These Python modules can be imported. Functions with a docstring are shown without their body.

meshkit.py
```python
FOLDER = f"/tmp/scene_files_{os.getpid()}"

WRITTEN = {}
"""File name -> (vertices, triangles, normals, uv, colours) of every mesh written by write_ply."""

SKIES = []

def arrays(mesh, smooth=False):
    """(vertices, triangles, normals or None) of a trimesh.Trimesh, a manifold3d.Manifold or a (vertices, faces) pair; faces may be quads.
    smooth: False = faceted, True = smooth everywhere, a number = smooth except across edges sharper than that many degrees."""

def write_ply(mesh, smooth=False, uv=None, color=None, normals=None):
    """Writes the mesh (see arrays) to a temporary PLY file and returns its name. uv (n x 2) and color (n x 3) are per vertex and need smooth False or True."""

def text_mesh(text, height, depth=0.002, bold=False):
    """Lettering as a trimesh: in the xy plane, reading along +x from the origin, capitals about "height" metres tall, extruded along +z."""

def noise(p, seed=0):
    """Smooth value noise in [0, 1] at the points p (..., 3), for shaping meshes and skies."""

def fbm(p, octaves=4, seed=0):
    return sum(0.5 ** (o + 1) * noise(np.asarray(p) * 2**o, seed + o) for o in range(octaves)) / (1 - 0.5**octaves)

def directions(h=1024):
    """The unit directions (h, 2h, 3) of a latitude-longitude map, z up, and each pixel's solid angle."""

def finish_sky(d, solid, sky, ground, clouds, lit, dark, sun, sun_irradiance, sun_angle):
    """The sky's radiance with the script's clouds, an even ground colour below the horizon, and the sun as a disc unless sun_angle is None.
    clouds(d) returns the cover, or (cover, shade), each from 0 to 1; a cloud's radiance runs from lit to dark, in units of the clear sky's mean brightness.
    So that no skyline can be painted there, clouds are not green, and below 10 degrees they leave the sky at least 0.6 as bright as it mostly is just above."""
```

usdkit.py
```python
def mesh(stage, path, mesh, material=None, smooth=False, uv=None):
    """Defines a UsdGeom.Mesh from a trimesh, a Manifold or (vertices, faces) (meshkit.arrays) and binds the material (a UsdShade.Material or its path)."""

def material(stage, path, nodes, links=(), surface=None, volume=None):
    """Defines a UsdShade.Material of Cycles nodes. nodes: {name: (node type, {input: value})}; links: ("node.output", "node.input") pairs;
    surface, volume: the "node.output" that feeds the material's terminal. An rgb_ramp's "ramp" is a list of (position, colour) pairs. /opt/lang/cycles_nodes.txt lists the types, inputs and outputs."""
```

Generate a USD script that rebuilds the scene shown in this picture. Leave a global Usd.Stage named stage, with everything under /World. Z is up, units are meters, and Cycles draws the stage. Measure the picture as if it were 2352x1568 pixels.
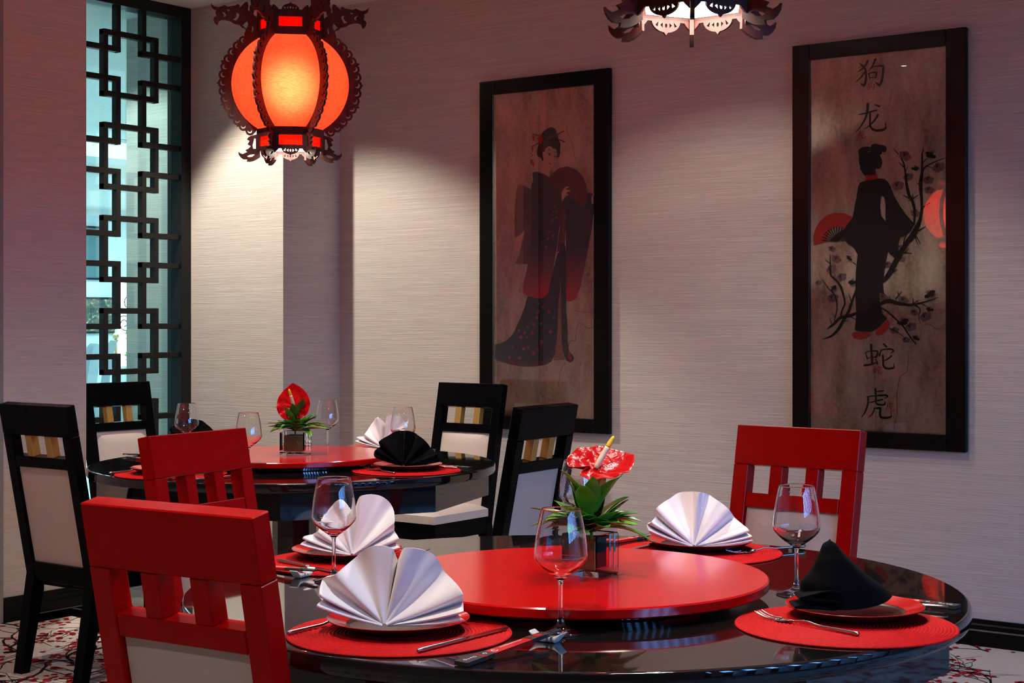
import math
import numpy as np
import trimesh
from manifold3d import Manifold
from shapely import affinity, union_all
from shapely.geometry import LineString, Point, Polygon, box as sbox
from pxr import Gf, Sdf, Usd, UsdGeom, UsdLux, UsdShade
import meshkit
import usdkit

stage = Usd.Stage.CreateInMemory()
UsdGeom.SetStageUpAxis(stage, "Z")
UsdGeom.SetStageMetersPerUnit(stage, 1.0)
UsdGeom.Xform.Define(stage, "/World")
UsdGeom.Scope.Define(stage, "/World/Looks")
rng = np.random.default_rng(7)
PI = math.pi

# ------------------------------------------------------------------ camera, lights, exposure
CAM_Z, YAW = 1.358, 36.26
cam = UsdGeom.Camera.Define(stage, "/World/camera")
cam.AddTranslateOp().Set(Gf.Vec3d(0, 0, CAM_Z))
cam.AddRotateXYZOp().Set(Gf.Vec3f(90, 0, YAW))
cam.CreateHorizontalApertureAttr(36.0)
cam.CreateVerticalApertureAttr(24.0)
cam.CreateFocalLengthAttr(36.0 * 3621 / 2352)
cam.CreateVerticalApertureOffsetAttr(-51 * 36.0 / 2352)
cam.CreateFStopAttr(0.0)
cam.CreateFocusDistanceAttr(4.0)
cam.CreateClippingRangeAttr(Gf.Vec2f(0.05, 200))
cam.CreateExposureAttr(0.12)


def spot(name, pos, target, power, color, angle, soft=0.4, radius=0.03):
    """A ceiling spot lamp: a sphere light with a cone, aimed at target."""
    l = UsdLux.SphereLight.Define(stage, "/World/" + name)
    d = (np.array(target, float) - pos)
    d /= np.linalg.norm(d)
    up = np.array([0, 0, 1.0]) if abs(d[2]) < 0.99 else np.array([0, 1.0, 0])
    x = np.cross(d, up); x /= np.linalg.norm(x)
    y = np.cross(x, d)
    m = Gf.Matrix4d(*x, 0, *y, 0, *(-d), 0, *map(float, pos), 1)
    l.AddTransformOp().Set(m)
    l.CreateRadiusAttr(radius)
    l.CreateIntensityAttr(power)
    l.CreateColorAttr(Gf.Vec3f(*color))
    l.CreateNormalizeAttr(True)
    s = UsdLux.ShapingAPI.Apply(l.GetPrim())
    s.CreateShapingConeAngleAttr(angle)
    s.CreateShapingConeSoftnessAttr(soft)


def rect(name, pos, target, w, h, power, color):
    l = UsdLux.RectLight.Define(stage, "/World/" + name)
    d = (np.array(target, float) - pos)
    d /= np.linalg.norm(d)
    up = np.array([0, 0, 1.0]) if abs(d[2]) < 0.99 else np.array([0, 1.0, 0])
    x = np.cross(d, up); x /= np.linalg.norm(x)
    y = np.cross(x, d)
    l.AddTransformOp().Set(Gf.Matrix4d(*x, 0, *y, 0, *(-d), 0, *map(float, pos), 1))
    l.CreateWidthAttr(w)
    l.CreateHeightAttr(h)
    l.CreateIntensityAttr(power)
    l.CreateColorAttr(Gf.Vec3f(*color))


# daylight outside the blinds on the right; ceiling spots; daylight in the hall beyond the lattice
rect("window_daylight", (6.0, 3.0, 3.3), (0.0, 3.0, 0.9), 8.0, 3.2, 25.0, (0.12, 0.38, 1.0))
spot("ceiling_spot_corner", (-6.15, 5.00, 3.06), (-5.75, 5.80, 1.1), 70.0, (1.0, 0.90, 0.78), 40.0)
for i, (x, y) in enumerate(((-3.4, 5.3), (-1.6, 0.2), (-4.2, 2.6), (-2.6, 4.6))):
    spot(f"ceiling_spot_{i:03d}", (x, y, 3.06), (x, y, 0.0), 15.0, (1.0, 0.85, 0.74), 60.0)
for i, (p, q) in enumerate((((-1.75, 1.75), (-1.80, 2.45)), ((-1.9, 3.75), (-1.85, 3.1)), ((-4.2, 3.6), (-4.3, 4.4)))):
    spot(f"table_spot_{i:03d}", (*p, 3.06), (*q, 0.8), 44.0, (1.0, 0.93, 0.88), 24.0)
spot("hall_spot", (-7.00, 5.15, 3.06), (-6.95, 6.0, 1.0), 32.0, (0.95, 1.0, 0.95), 45.0)
rect("hall_daylight_000", (-11.0, 10.0, 3.05), (-11.0, 10.0, 0.0), 5.0, 7.0, 5.2, (0.55, 0.86, 1.0))
rect("hall_daylight_001", (-17.0, 14.0, 3.05), (-17.0, 14.0, 0.0), 4.0, 6.0, 6.2, (0.55, 0.86, 1.0))


# ------------------------------------------------------------------ materials
MATS = {}


def mat(name, nodes, links=(), surface="p.BSDF"):
    MATS[name] = usdkit.material(stage, "/World/Looks/" + name, nodes, links, surface)
    return MATS[name]


def plain(name, color, rough=0.5, **kw):
    return mat(name, {"p": ("principled_bsdf", {"base_color": color, "roughness": rough, **kw})})


def worn(name, color, rough=0.3, chip=(0.5, 0.45, 0.4), **kw):
    """Lacquer with faint uneven gloss."""
    return mat(name, {"tc": ("texture_coordinate", {}), "n": ("noise_texture", {"scale": 9.0, "detail": 3.0}),
                      "m": ("map_range", {"from_min": 0.3, "from_max": 0.7, "to_min": rough * 0.8, "to_max": rough * 1.25}),
                      "p": ("principled_bsdf", {"base_color": color, **kw})},
               [("tc.object", "n.vector"), ("n.fac", "m.value"), ("m.result", "p.roughness")])


def lin(r, g, b):
    f = lambda c: (c / 255 / 12.92) if c <= 10 else ((c / 255 + 0.055) / 1.055) ** 2.4
    return (f(r), f(g), f(b))


def wallpaper(name, a, b):
    """Grasscloth paper: fine horizontal threads, uneven in tone and relief."""
    return mat(name, {"g": ("geometry", {}),
                      "m1": ("mapping", {"scale": (5.0, 5.0, 330.0)}), "n1": ("noise_texture", {"scale": 1.0, "detail": 2.0}),
                      "m2": ("mapping", {"scale": (1.6, 1.6, 150.0)}), "n2": ("noise_texture", {"scale": 1.0, "detail": 2.0}),
                      "mx": ("mix_float", {"fac": 0.35}),
                      "r": ("rgb_ramp", {"ramp": [(0.33, a), (0.67, b)]}),
                      "bp": ("bump", {"strength": 0.55, "distance": 0.004}),
                      "p": ("principled_bsdf", {"roughness": 0.75, "specular_ior_level": 0.25})},
               [("g.position", "m1.vector"), ("g.position", "m2.vector"), ("m1.vector", "n1.vector"), ("m2.vector", "n2.vector"),
                ("n1.fac", "mx.a"), ("n2.fac", "mx.b"), ("mx.result", "r.fac"), ("r.color", "p.base_color"),
                ("mx.result", "bp.height"), ("bp.normal", "p.normal")])


wallpaper("wall_paper", (0.435, 0.398, 0.355), (0.575, 0.533, 0.478))
plain("ceiling_paint", (0.72, 0.70, 0.68), 0.9)
plain("black_trim", (0.003, 0.0025, 0.0025), 0.3, specular_ior_level=0.12)
plain("lattice_paint", (0.006, 0.005, 0.005), 0.38, specular_ior_level=0.3)
mat("carpet_ground", {"g": ("geometry", {}), "n": ("noise_texture", {"scale": 420.0, "detail": 2.0}), "n2": ("noise_texture", {"scale": 2.0}),
                      "r": ("rgb_ramp", {"ramp": [(0.3, (0.50, 0.46, 0.40)), (0.7, (0.64, 0.60, 0.53))]}), "bp": ("bump", {"strength": 0.4, "distance": 0.004}),
                      "p": ("principled_bsdf", {"roughness": 0.95, "specular_ior_level": 0.1})},
    [("g.position", "n.vector"), ("n.fac", "r.fac"), ("r.color", "p.base_color"), ("n.fac", "bp.height"), ("bp.normal", "p.normal")])
plain("carpet_black", (0.012, 0.011, 0.011), 0.95, specular_ior_level=0.1)
plain("carpet_red", (0.33, 0.012, 0.016), 0.95, specular_ior_level=0.1)
mat("table_black", {"tc": ("texture_coordinate", {}), "n": ("noise_texture", {"scale": 5.0}),
                    "m": ("map_range", {"to_min": 0.015, "to_max": 0.06}),
                    "p": ("principled_bsdf", {"base_color": (0.006, 0.005, 0.005), "coat_weight": 0.3, "coat_roughness": 0.02})},
    [("tc.object", "n.vector"), ("n.fac", "m.value"), ("m.result", "p.roughness")])
plain("turntable_red", (0.48, 0.002, 0.002), 0.15)
worn("chair_red", (0.41, 0.0008, 0.0010), 0.26, specular_ior_level=0.12)
worn("chair_black", (0.0016, 0.0016, 0.0022), 0.22, specular_ior_level=0.07)
plain("gold_paint", (0.62, 0.38, 0.10), 0.38, metallic=0.7)
mat("cream_leather", {"tc": ("texture_coordinate", {}), "n": ("noise_texture", {"scale": 38.0, "detail": 4.0, "distortion": 1.5}),
                      "bp": ("bump", {"strength": 0.14, "distance": 0.01}), "p": ("principled_bsdf", {"base_color": (0.60, 0.53, 0.46), "roughness": 0.42})},
    [("tc.object", "n.vector"), ("n.fac", "bp.height"), ("bp.normal", "p.normal")])
mat("mat_red", {"tc": ("texture_coordinate", {}), "n": ("noise_texture", {"scale": 160.0, "detail": 3.0}),
                "bp": ("bump", {"strength": 0.3, "distance": 0.004}), "r": ("rgb_ramp", {"ramp": [(0.3, (0.34, 0.0015, 0.003)), (0.7, (0.46, 0.0025, 0.004))]}),
                "p": ("principled_bsdf", {"roughness": 0.7, "specular_ior_level": 0.1})},
    [("tc.object", "n.vector"), ("n.fac", "bp.height"), ("bp.normal", "p.normal"), ("n.fac", "r.fac"), ("r.color", "p.base_color")])
plain("plate_red", (0.40, 0.004, 0.004), 0.14)
plain("plate_black", (0.022, 0.012, 0.011), 0.2)


def cloth(name, color, sheen, bump=0.25):
    mat(name, {"tc": ("texture_coordinate", {}), "n": ("noise_texture", {"scale": 900.0, "detail": 1.0}), "bp": ("bump", {"strength": bump, "distance": 0.0008}),
               "p": ("principled_bsdf", {"base_color": color, "roughness": 0.85, "specular_ior_level": 0.2 if color[0] > 0.1 else 0.04, "sheen_weight": sheen, "sheen_roughness": 0.4})},
        [("tc.object", "n.vector"), ("n.fac", "bp.height"), ("bp.normal", "p.normal")])


cloth("napkin_white", (0.80, 0.775, 0.775), 0.1)
cloth("napkin_black", (0.0022, 0.0022, 0.0030), 0.015, 0.15)
plain("steel", (0.62, 0.60, 0.58), 0.16, metallic=1.0)
plain("porcelain", (0.78, 0.77, 0.76), 0.15)
plain("sleeve_red", (0.52, 0.010, 0.009), 0.35)
plain("sleeve_black", (0.03, 0.027, 0.027), 0.4)
plain("print_white", (0.75, 0.72, 0.70), 0.5)
mat("clear_glass", {"p": ("principled_bsdf", {"base_color": (1, 1, 1), "roughness": 0.0, "ior": 1.5, "transmission_weight": 1.0})})
mat("vase_glass", {"f": ("fresnel", {"IOR": 1.5}), "t": ("transparent_bsdf", {"color": (0.93, 0.965, 0.96)}), "g": ("glossy_bsdf", {"roughness": 0.0, "color": (1, 1, 1)}), "m": ("mix_closure", {})},
    [("f.fac", "m.fac"), ("t.BSDF", "m.closure1"), ("g.BSDF", "m.closure2")], "m.closure")
mat("window_pane", {"f": ("fresnel", {"IOR": 1.45}), "t": ("transparent_bsdf", {"color": (0.77, 0.94, 0.955)}), "g": ("glossy_bsdf", {"roughness": 0.0, "color": (1, 1, 1)}), "m": ("mix_closure", {})},
    [("f.fac", "m.fac"), ("t.BSDF", "m.closure1"), ("g.BSDF", "m.closure2")], "m.closure")
mat("picture_glass", {"f": ("fresnel", {"IOR": 1.5}), "t": ("transparent_bsdf", {"color": (1.0, 1.0, 1.0)}), "g": ("glossy_bsdf", {"roughness": 0.0, "color": (1, 1, 1)}), "m": ("mix_closure", {})},
    [("f.fac", "m.fac"), ("t.BSDF", "m.closure1"), ("g.BSDF", "m.closure2")], "m.closure")


def leafy(name, a, b, gloss=0.3):
    mat(name, {"tc": ("texture_coordinate", {}), "n": ("noise_texture", {"scale": 22.0, "detail": 2.0}), "r": ("rgb_ramp", {"ramp": [(0.3, a), (0.7, b)]}),
               "p": ("principled_bsdf", {"roughness": gloss, "specular_ior_level": 0.5}), "t": ("translucent_bsdf", {}), "m": ("mix_closure", {"fac": 0.22})},
        [("tc.object", "n.vector"), ("n.fac", "r.fac"), ("r.color", "p.base_color"), ("r.color", "t.color"), ("p.BSDF", "m.closure1"), ("t.BSDF", "m.closure2")], "m.closure")


leafy("leaf_green", (0.045, 0.22, 0.016), (0.16, 0.45, 0.035))
leafy("leaf_dark", (0.022, 0.115, 0.014), (0.08, 0.26, 0.024))
leafy("leaf_russet", (0.06, 0.035, 0.012), (0.13, 0.04, 0.02))
leafy("wrap_leaf", (0.18, 0.20, 0.05), (0.38, 0.35, 0.11), 0.5)
mat("spathe_red", {"tc": ("texture_coordinate", {}), "v": ("noise_texture", {"scale": 55.0, "detail": 2.0, "distortion": 0.6}), "bp": ("bump", {"strength": 0.25, "distance": 0.01}),
                   "p": ("principled_bsdf", {"base_color": (0.36, 0.0018, 0.0028), "roughness": 0.20, "specular_ior_level": 0.12})},
    [("tc.object", "v.vector"), ("v.fac", "bp.height"), ("bp.normal", "p.normal")])
plain("spadix_cream", (0.82, 0.66, 0.44), 0.5)
plain("spadix_yellow", (0.85, 0.52, 0.012), 0.5)
mat("wood_dark", {"g": ("texture_coordinate", {}), "m": ("mapping", {"scale": (60.0, 60.0, 6.0)}), "n": ("noise_texture", {"scale": 1.0, "detail": 3.0}),
                  "r": ("rgb_ramp", {"ramp": [(0.3, (0.022, 0.006, 0.005)), (0.7, (0.050, 0.014, 0.010))]}), "p": ("principled_bsdf", {"roughness": 0.5, "specular_ior_level": 0.2})},
    [("g.object", "m.vector"), ("m.vector", "n.vector"), ("n.fac", "r.fac"), ("r.color", "p.base_color")])
mat("lantern_cloth", {"g": ("texture_coordinate", {}), "m": ("mapping", {"scale": (60.0, 60.0, 260.0)}), "n": ("noise_texture", {"scale": 1.0, "detail": 3.0}),
                      "r": ("rgb_ramp", {"ramp": [(0.3, (0.84, 0.034, 0.012)), (0.7, (0.96, 0.054, 0.022))]}),
                      "d": ("diffuse_bsdf", {}), "t": ("translucent_bsdf", {}), "f": ("refraction_bsdf", {"roughness": 1.0, "IOR": 1.35}), "x": ("mix_closure", {"fac": 0.75}), "y": ("mix_closure", {"fac": 0.76})},
    [("g.object", "m.vector"), ("m.vector", "n.vector"), ("n.fac", "r.fac"), ("r.color", "d.color"), ("r.color", "t.color"), ("r.color", "f.color"), ("t.BSDF", "y.closure1"), ("f.BSDF", "y.closure2"), ("d.BSDF", "x.closure1"), ("y.closure", "x.closure2")], "x.closure")
plain("chain_metal", (0.55, 0.53, 0.5), 0.25, metallic=1.0)
mat("aged_paper", {"g": ("geometry", {}), "m1": ("mapping", {"scale": (9.0, 9.0, 3.0)}), "n1": ("noise_texture", {"scale": 1.0, "detail": 6.0, "roughness": 0.65}),
                   "n2": ("noise_texture", {"scale": 60.0, "detail": 4.0}), "mx": ("mix_float", {"fac": 0.25}),
                   "r": ("rgb_ramp", {"ramp": [(0.33, (0.25, 0.20, 0.135)), (0.44, (0.48, 0.43, 0.335)), (0.52, (0.62, 0.58, 0.47)), (0.64, (0.76, 0.73, 0.62))]}), "p": ("principled_bsdf", {"roughness": 0.8})},
    [("g.position", "m1.vector"), ("m1.vector", "n1.vector"), ("g.position", "n2.vector"), ("n1.fac", "mx.a"), ("n2.fac", "mx.b"), ("mx.result", "r.fac"), ("r.color", "p.base_color")])
mat("print_grad", {"g": ("geometry", {}), "s": ("separate_xyz", {}), "m": ("map_range", {"from_min": 1.50, "from_max": 1.72, "to_min": 0.0, "to_max": 1.0}),
                   "r": ("rgb_ramp", {"ramp": [(0.0, (0.50, 0.018, 0.024)), (0.4, (0.22, 0.022, 0.026)), (1.0, (0.022, 0.019, 0.020))]}), "p": ("principled_bsdf", {"roughness": 0.8})},
    [("g.position", "s.vector"), ("s.z", "m.value"), ("m.result", "r.fac"), ("r.color", "p.base_color")])
for nm, c in {"black": (0.027, 0.024, 0.024), "maroon": (0.12, 0.014, 0.02), "maroonb": (0.026, 0.008, 0.010), "tan": (0.38, 0.19, 0.09), "brown": (0.12, 0.065, 0.04),
              "skin": (0.66, 0.54, 0.43), "red": (0.50, 0.035, 0.03), "dred": (0.32, 0.008, 0.01), "fanred": (0.15, 0.010, 0.018), "bow": (0.25, 0.205, 0.165), "bow2": (0.10, 0.060, 0.048),
              "crack": (0.13, 0.075, 0.05), "ink": (0.024, 0.021, 0.019), "inkb": (0.045, 0.036, 0.026), "seal": (0.42, 0.035, 0.03), "seal2": (0.55, 0.06, 0.045), "mauve": (0.25, 0.185, 0.20),
              "maple_r": (0.52, 0.032, 0.032), "maple_o": (0.28, 0.14, 0.075), "maple_f": (0.30, 0.010, 0.016), "maple_d": (0.045, 0.038, 0.030)}.items():
    plain("ink_" + nm, c, 0.8, specular_ior_level=0.2)

# ------------------------------------------------------------------ helpers
USED = {}


def numbered(parent, name):
    k = (parent, name)
    n = USED.get(k, 0)
    USED[k] = n + 1
    return name if n == 0 else f"{name}_{n:03d}"


def obj(name, mesh, material, parent=None, smooth=False):
    base = str(parent.GetPath()) if parent is not None else "/World"
    m = usdkit.mesh(stage, base + "/" + numbered(base, name), mesh, MATS[material], smooth)
    return m.GetPrim()


def tag(p, label=None, cat=None, group=None, kind=None):
    for k, v in (("label", label), ("category", cat), ("group", group), ("kind", kind)):
        if v:
            p.SetCustomDataByKey(k, v)
    return p


def thing(name, label, cat, loc=(0, 0, 0), rz=0.0, group=None, source=None, kind=None):
    x = UsdGeom.Xform.Define(stage, "/World/" + numbered("/World", name))
    x.AddTranslateOp().Set(Gf.Vec3d(*map(float, loc)))
    x.AddRotateZOp().Set(float(rz))
    p = x.GetPrim()
    tag(p, label, cat, group, kind)
    if source is not None:
        p.GetReferences().AddInternalReference(source.GetPath())
        p.SetInstanceable(True)
    return p


def place(p, loc, rz):
    p.GetAttribute("xformOp:translate").Set(Gf.Vec3d(*map(float, loc)))
    p.GetAttribute("xformOp:rotateZ").Set(float(rz))


def struct(name, mesh, material, parent=None, smooth=False):
    p = obj(name, mesh, material, parent, smooth)
    if parent is None:
        tag(p, kind="structure")
    return p


def cat(*ms):
    return trimesh.util.concatenate([m for m in ms if m is not None])


def bx(cx, cy, cz, sx, sy, sz, bev=0.0):
    """A box by centre and size, its edges chamfered by bev."""
    h = np.array([sx, sy, sz]) / 2
    if bev <= 0:
        m = trimesh.creation.box([sx, sy, sz])
        m.apply_translation([cx, cy, cz])
        return m
    b = min(bev, h.min() * 0.95)
    pts = []
    for s in np.array(np.meshgrid([-1, 1], [-1, 1], [-1, 1])).reshape(3, -1).T:
        for a in range(3):
            p = s * (h - b)
            p[a] = s[a] * h[a]
            pts.append(p)
    m = Manifold.hull_points(np.array(pts)).to_mesh()
    t = trimesh.Trimesh(np.array(m.vert_properties[:, :3]), np.array(m.tri_verts), process=False)
    t.apply_translation([cx, cy, cz])
    return t


def hull(pts):
    m = Manifold.hull_points(np.array(pts, float)).to_mesh()
    return trimesh.Trimesh(np.array(m.vert_properties[:, :3]), np.array(m.tri_verts), process=False)


def rot(m, ang, axis, at=(0, 0, 0)):
    m = m.copy()
    m.apply_transform(trimesh.transformations.rotation_matrix(math.radians(ang), axis, at))
    return m


def mv(m, *t):
    m = m.copy()
    m.apply_translation(t)
    return m


def lathe(profile, n=48, closed=False):
    """Revolves (r, z) points about z."""
    P = np.array(profile, float)
    a = np.linspace(0, 2 * PI, n, endpoint=False)
    v = np.stack([np.outer(np.cos(a), P[:, 0]), np.outer(np.sin(a), P[:, 0]), np.tile(P[:, 1], (n, 1))], -1).reshape(-1, 3)
    k, f = len(P), []
    for i in range(n):
        j = (i + 1) % n
        for q in range(k if closed else k - 1):
            r = (q + 1) % k
            A, B, C, D = i * k + q, j * k + q, j * k + r, i * k + r
            if P[q, 0] > 1e-9:
                f.append((A, B, C))
            if P[r, 0] > 1e-9:
                f.append((A, C, D))
    m = trimesh.Trimesh(v, f, process=False)
    m.merge_vertices()
    m.update_faces(m.nondegenerate_faces())
    return m


def tube(path, r, n=10, closed=False):
    """A round tube along points; r is a number or one per point."""
    P = np.array(path, float)
    k = len(P)
    R = np.broadcast_to(np.asarray(r, float), (k,))
    T = np.gradient(P, axis=0) if not closed else (np.roll(P, -1, 0) - np.roll(P, 1, 0))
    T /= np.linalg.norm(T, axis=1)[:, None]
    up = np.array([0, 0, 1.0]) if abs(T[0][2]) < 0.9 else np.array([1.0, 0, 0])
    x = np.cross(T[0], up); x /= np.linalg.norm(x)
    rings = []
    for i in range(k):
        x = x - T[i] * (x @ T[i]); x /= np.linalg.norm(x)
        y = np.cross(T[i], x)
        a = np.linspace(0, 2 * PI, n, endpoint=False)
        rings.append(P[i] + R[i] * (np.outer(np.cos(a), x) + np.outer(np.sin(a), y)))
    v = np.vstack(rings)
    f = []
    for i in range(k if closed else k - 1):
        j = (i + 1) % k
        for q in range(n):
            s = (q + 1) % n
            f += [(i * n + q, i * n + s, j * n + s), (i * n + q, j * n + s, j * n + q)]
    if not closed:
        c0, c1 = len(v), len(v) + 1
        v = np.vstack([v, P[0], P[-1]])
        for q in range(n):
            s = (q + 1) % n
            f += [(c0, s, q), (c1, (k - 1) * n + q, (k - 1) * n + s)]
    return trimesh.Trimesh(v, f, process=False)


def prism(shape, t):
    """Extrudes a shapely shape (xy) along +z by t."""
    gs = [g for g in getattr(shape, "geoms", [shape]) if g.area > 1e-10 and g.geom_type == "Polygon"]
    return cat(*[trimesh.creation.extrude_polygon(g, t, engine="earcut") for g in gs])


def upright(m, ang=0.0):
    """Takes a prism drawn in (x, z) as (x, y) and stands it up: x stays, y becomes z, thickness along -y, centred."""
    m = m.copy()
    t = m.bounds[1][2]
    v = m.vertices
    m.vertices = np.stack([v[:, 0], t / 2 - v[:, 2], v[:, 1]], -1)
    return rot(m, ang, [0, 0, 1]) if ang else m


def stroke(pts):
    """A brush stroke through (x, y, width) points as a polygon."""
    P = np.array(pts, float)
    if len(P) > 2:
        from scipy.interpolate import PchipInterpolator
        s = np.r_[0, np.cumsum(np.hypot(*np.diff(P[:, :2], axis=0).T))]
        P = PchipInterpolator(s, P)(np.unique(np.r_[s, np.linspace(0, s[-1], 4 * len(P))]))
    shapes = []
    for a, b in zip(P[:-1], P[1:]):
        shapes.append(union_all([Point(a[:2]).buffer(max(a[2], .3) / 2, 6), Point(b[:2]).buffer(max(b[2], .3) / 2, 6)]).convex_hull)
    return union_all(shapes)


def grid_mesh(V):
    """A sheet from an (n, m, 3) array of points."""
    n, m = V.shape[:2]
    i = np.arange(n * m).reshape(n, m)
    q = np.stack([i[:-1, :-1], i[1:, :-1], i[1:, 1:], i[:-1, 1:]], -1).reshape(-1, 4)
    return trimesh.Trimesh(V.reshape(-1, 3), np.vstack([q[:, [0, 1, 2]], q[:, [0, 2, 3]]]), process=False)


def shell(V, t):
    """The sheet V thickened by t along its normals, closed round its border."""
    du, dv = np.gradient(V, axis=0), np.gradient(V, axis=1)
    N = np.cross(du, dv)
    N /= np.maximum(np.linalg.norm(N, axis=2, keepdims=True), 1e-9)
    a, b = V + N * t / 2, V - N * t / 2
    n, m = V.shape[:2]
    A, B = grid_mesh(a), grid_mesh(b)
    f = [A.faces, B.faces[:, ::-1] + n * m]
    i = np.arange(n * m).reshape(n, m)
    loop = np.r_[i[0, :-1], i[:-1, -1], i[-1, :0:-1], i[:0:-1, 0]]
    nx = np.roll(loop, -1)
    f += [np.stack([loop, loop + n * m, nx + n * m], -1), np.stack([loop, nx + n * m, nx], -1)]
    m_ = trimesh.Trimesh(np.vstack([A.vertices, B.vertices]), np.vstack(f), process=False)
    trimesh.repair.fix_normals(m_)
    return m_

# ------------------------------------------------------------------ the room
WY, CZ, XL = 6.45, 3.083, -6.631          # picture wall, ceiling, lattice plane
floor = struct("floor", bx(-10.0, 7.0, -0.05, 26.0, 23.0, 0.10), "carpet_ground")
struct("ceiling", bx(-10.0, 7.0, CZ + 0.05, 26.0, 23.0, 0.10), "ceiling_paint")
struct("wall_back", bx((-5.91 + 2.4) / 2 - 0.05, WY + 0.1, CZ / 2, 8.41, 0.2, CZ), "wall_paper")
struct("wall_corner", bx((-5.91 - 7.163) / 2, 6.01 + 0.3, CZ / 2, 1.253, 0.6, CZ), "wall_paper")
struct("wall_left", cat(bx(-6.40, (4.341 + 4.808) / 2, CZ / 2, 0.766, 0.467, CZ), bx(-6.72, 5.0, CZ / 2, 0.178, 0.38, CZ), bx(-6.35, 0.87, CZ / 2, 0.4, 6.94, CZ)), "wall_paper")
struct("wall_rear", bx(-2.0, -2.7, CZ / 2, 9.2, 0.2, CZ), "wall_paper")
W2Y0, W2Y1, W2Z0, W2Z1 = 0.8, 5.2, 0.10, 2.30
struct("wall_right", cat(bx(2.4, (W2Y1 + 6.55) / 2, CZ / 2, 0.2, 6.55 - W2Y1, CZ), bx(2.4, (W2Y0 - 2.8) / 2, CZ / 2, 0.2, W2Y0 + 2.8, CZ),
                         bx(2.4, (W2Y0 + W2Y1) / 2, W2Z0 / 2, 0.2, W2Y1 - W2Y0, W2Z0), bx(2.4, (W2Y0 + W2Y1) / 2, (W2Z1 + CZ) / 2, 0.2, W2Y1 - W2Y0, CZ - W2Z1)), "wall_paper")


def skirting(x0, y0, x1, y1, nx, ny):
    """A stepped skirting board from (x0, y0) to (x1, y1), standing out along (nx, ny)."""
    prof = [(0, 0), (0.020, 0), (0.020, 0.062), (0.015, 0.068), (0.015, 0.086), (0.009, 0.092), (0.009, 0.110), (0, 0.110)]
    L = math.hypot(x1 - x0, y1 - y0)
    m = trimesh.creation.extrude_polygon(Polygon(prof), L, engine="earcut")
    d = np.array([x1 - x0, y1 - y0]) / L
    T = np.eye(4)
    T[:3, 0], T[:3, 1], T[:3, 2], T[:3, 3] = [nx, ny, 0], [0, 0, 1], [d[0], d[1], 0], [x0, y0, 0]
    m.apply_transform(T)
    trimesh.repair.fix_normals(m)
    return m


struct("baseboard_back", skirting(-5.91, WY, 2.3, WY, 0, -1), "black_trim")
struct("baseboard_corner", cat(skirting(XL, 6.01, -5.91, 6.01, 0, -1), skirting(-5.91, 6.01, -5.91, WY, 1, 0)), "black_trim")
struct("baseboard_left", skirting(-6.017, 4.341, -6.017, 4.808, 1, 0), "black_trim")
plain("grey_metal", (0.22, 0.23, 0.21), 0.4)
struct("trim_1", bx(-6.03, 4.320, CZ / 2, 0.05, 0.04, CZ), "grey_metal")

# window with the black fret lattice, to the dining hall beyond
w1 = thing("window_1", None, None, kind="structure")
FD = 0.085


def wbar(name, y0, y1, z0, z1, x0=XL, d=0.04):
    return obj(name, bx(x0 - d / 2, (y0 + y1) / 2, (z0 + z1) / 2, d, y1 - y0, z1 - z0, 0.002), "lattice_paint", w1)


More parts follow.
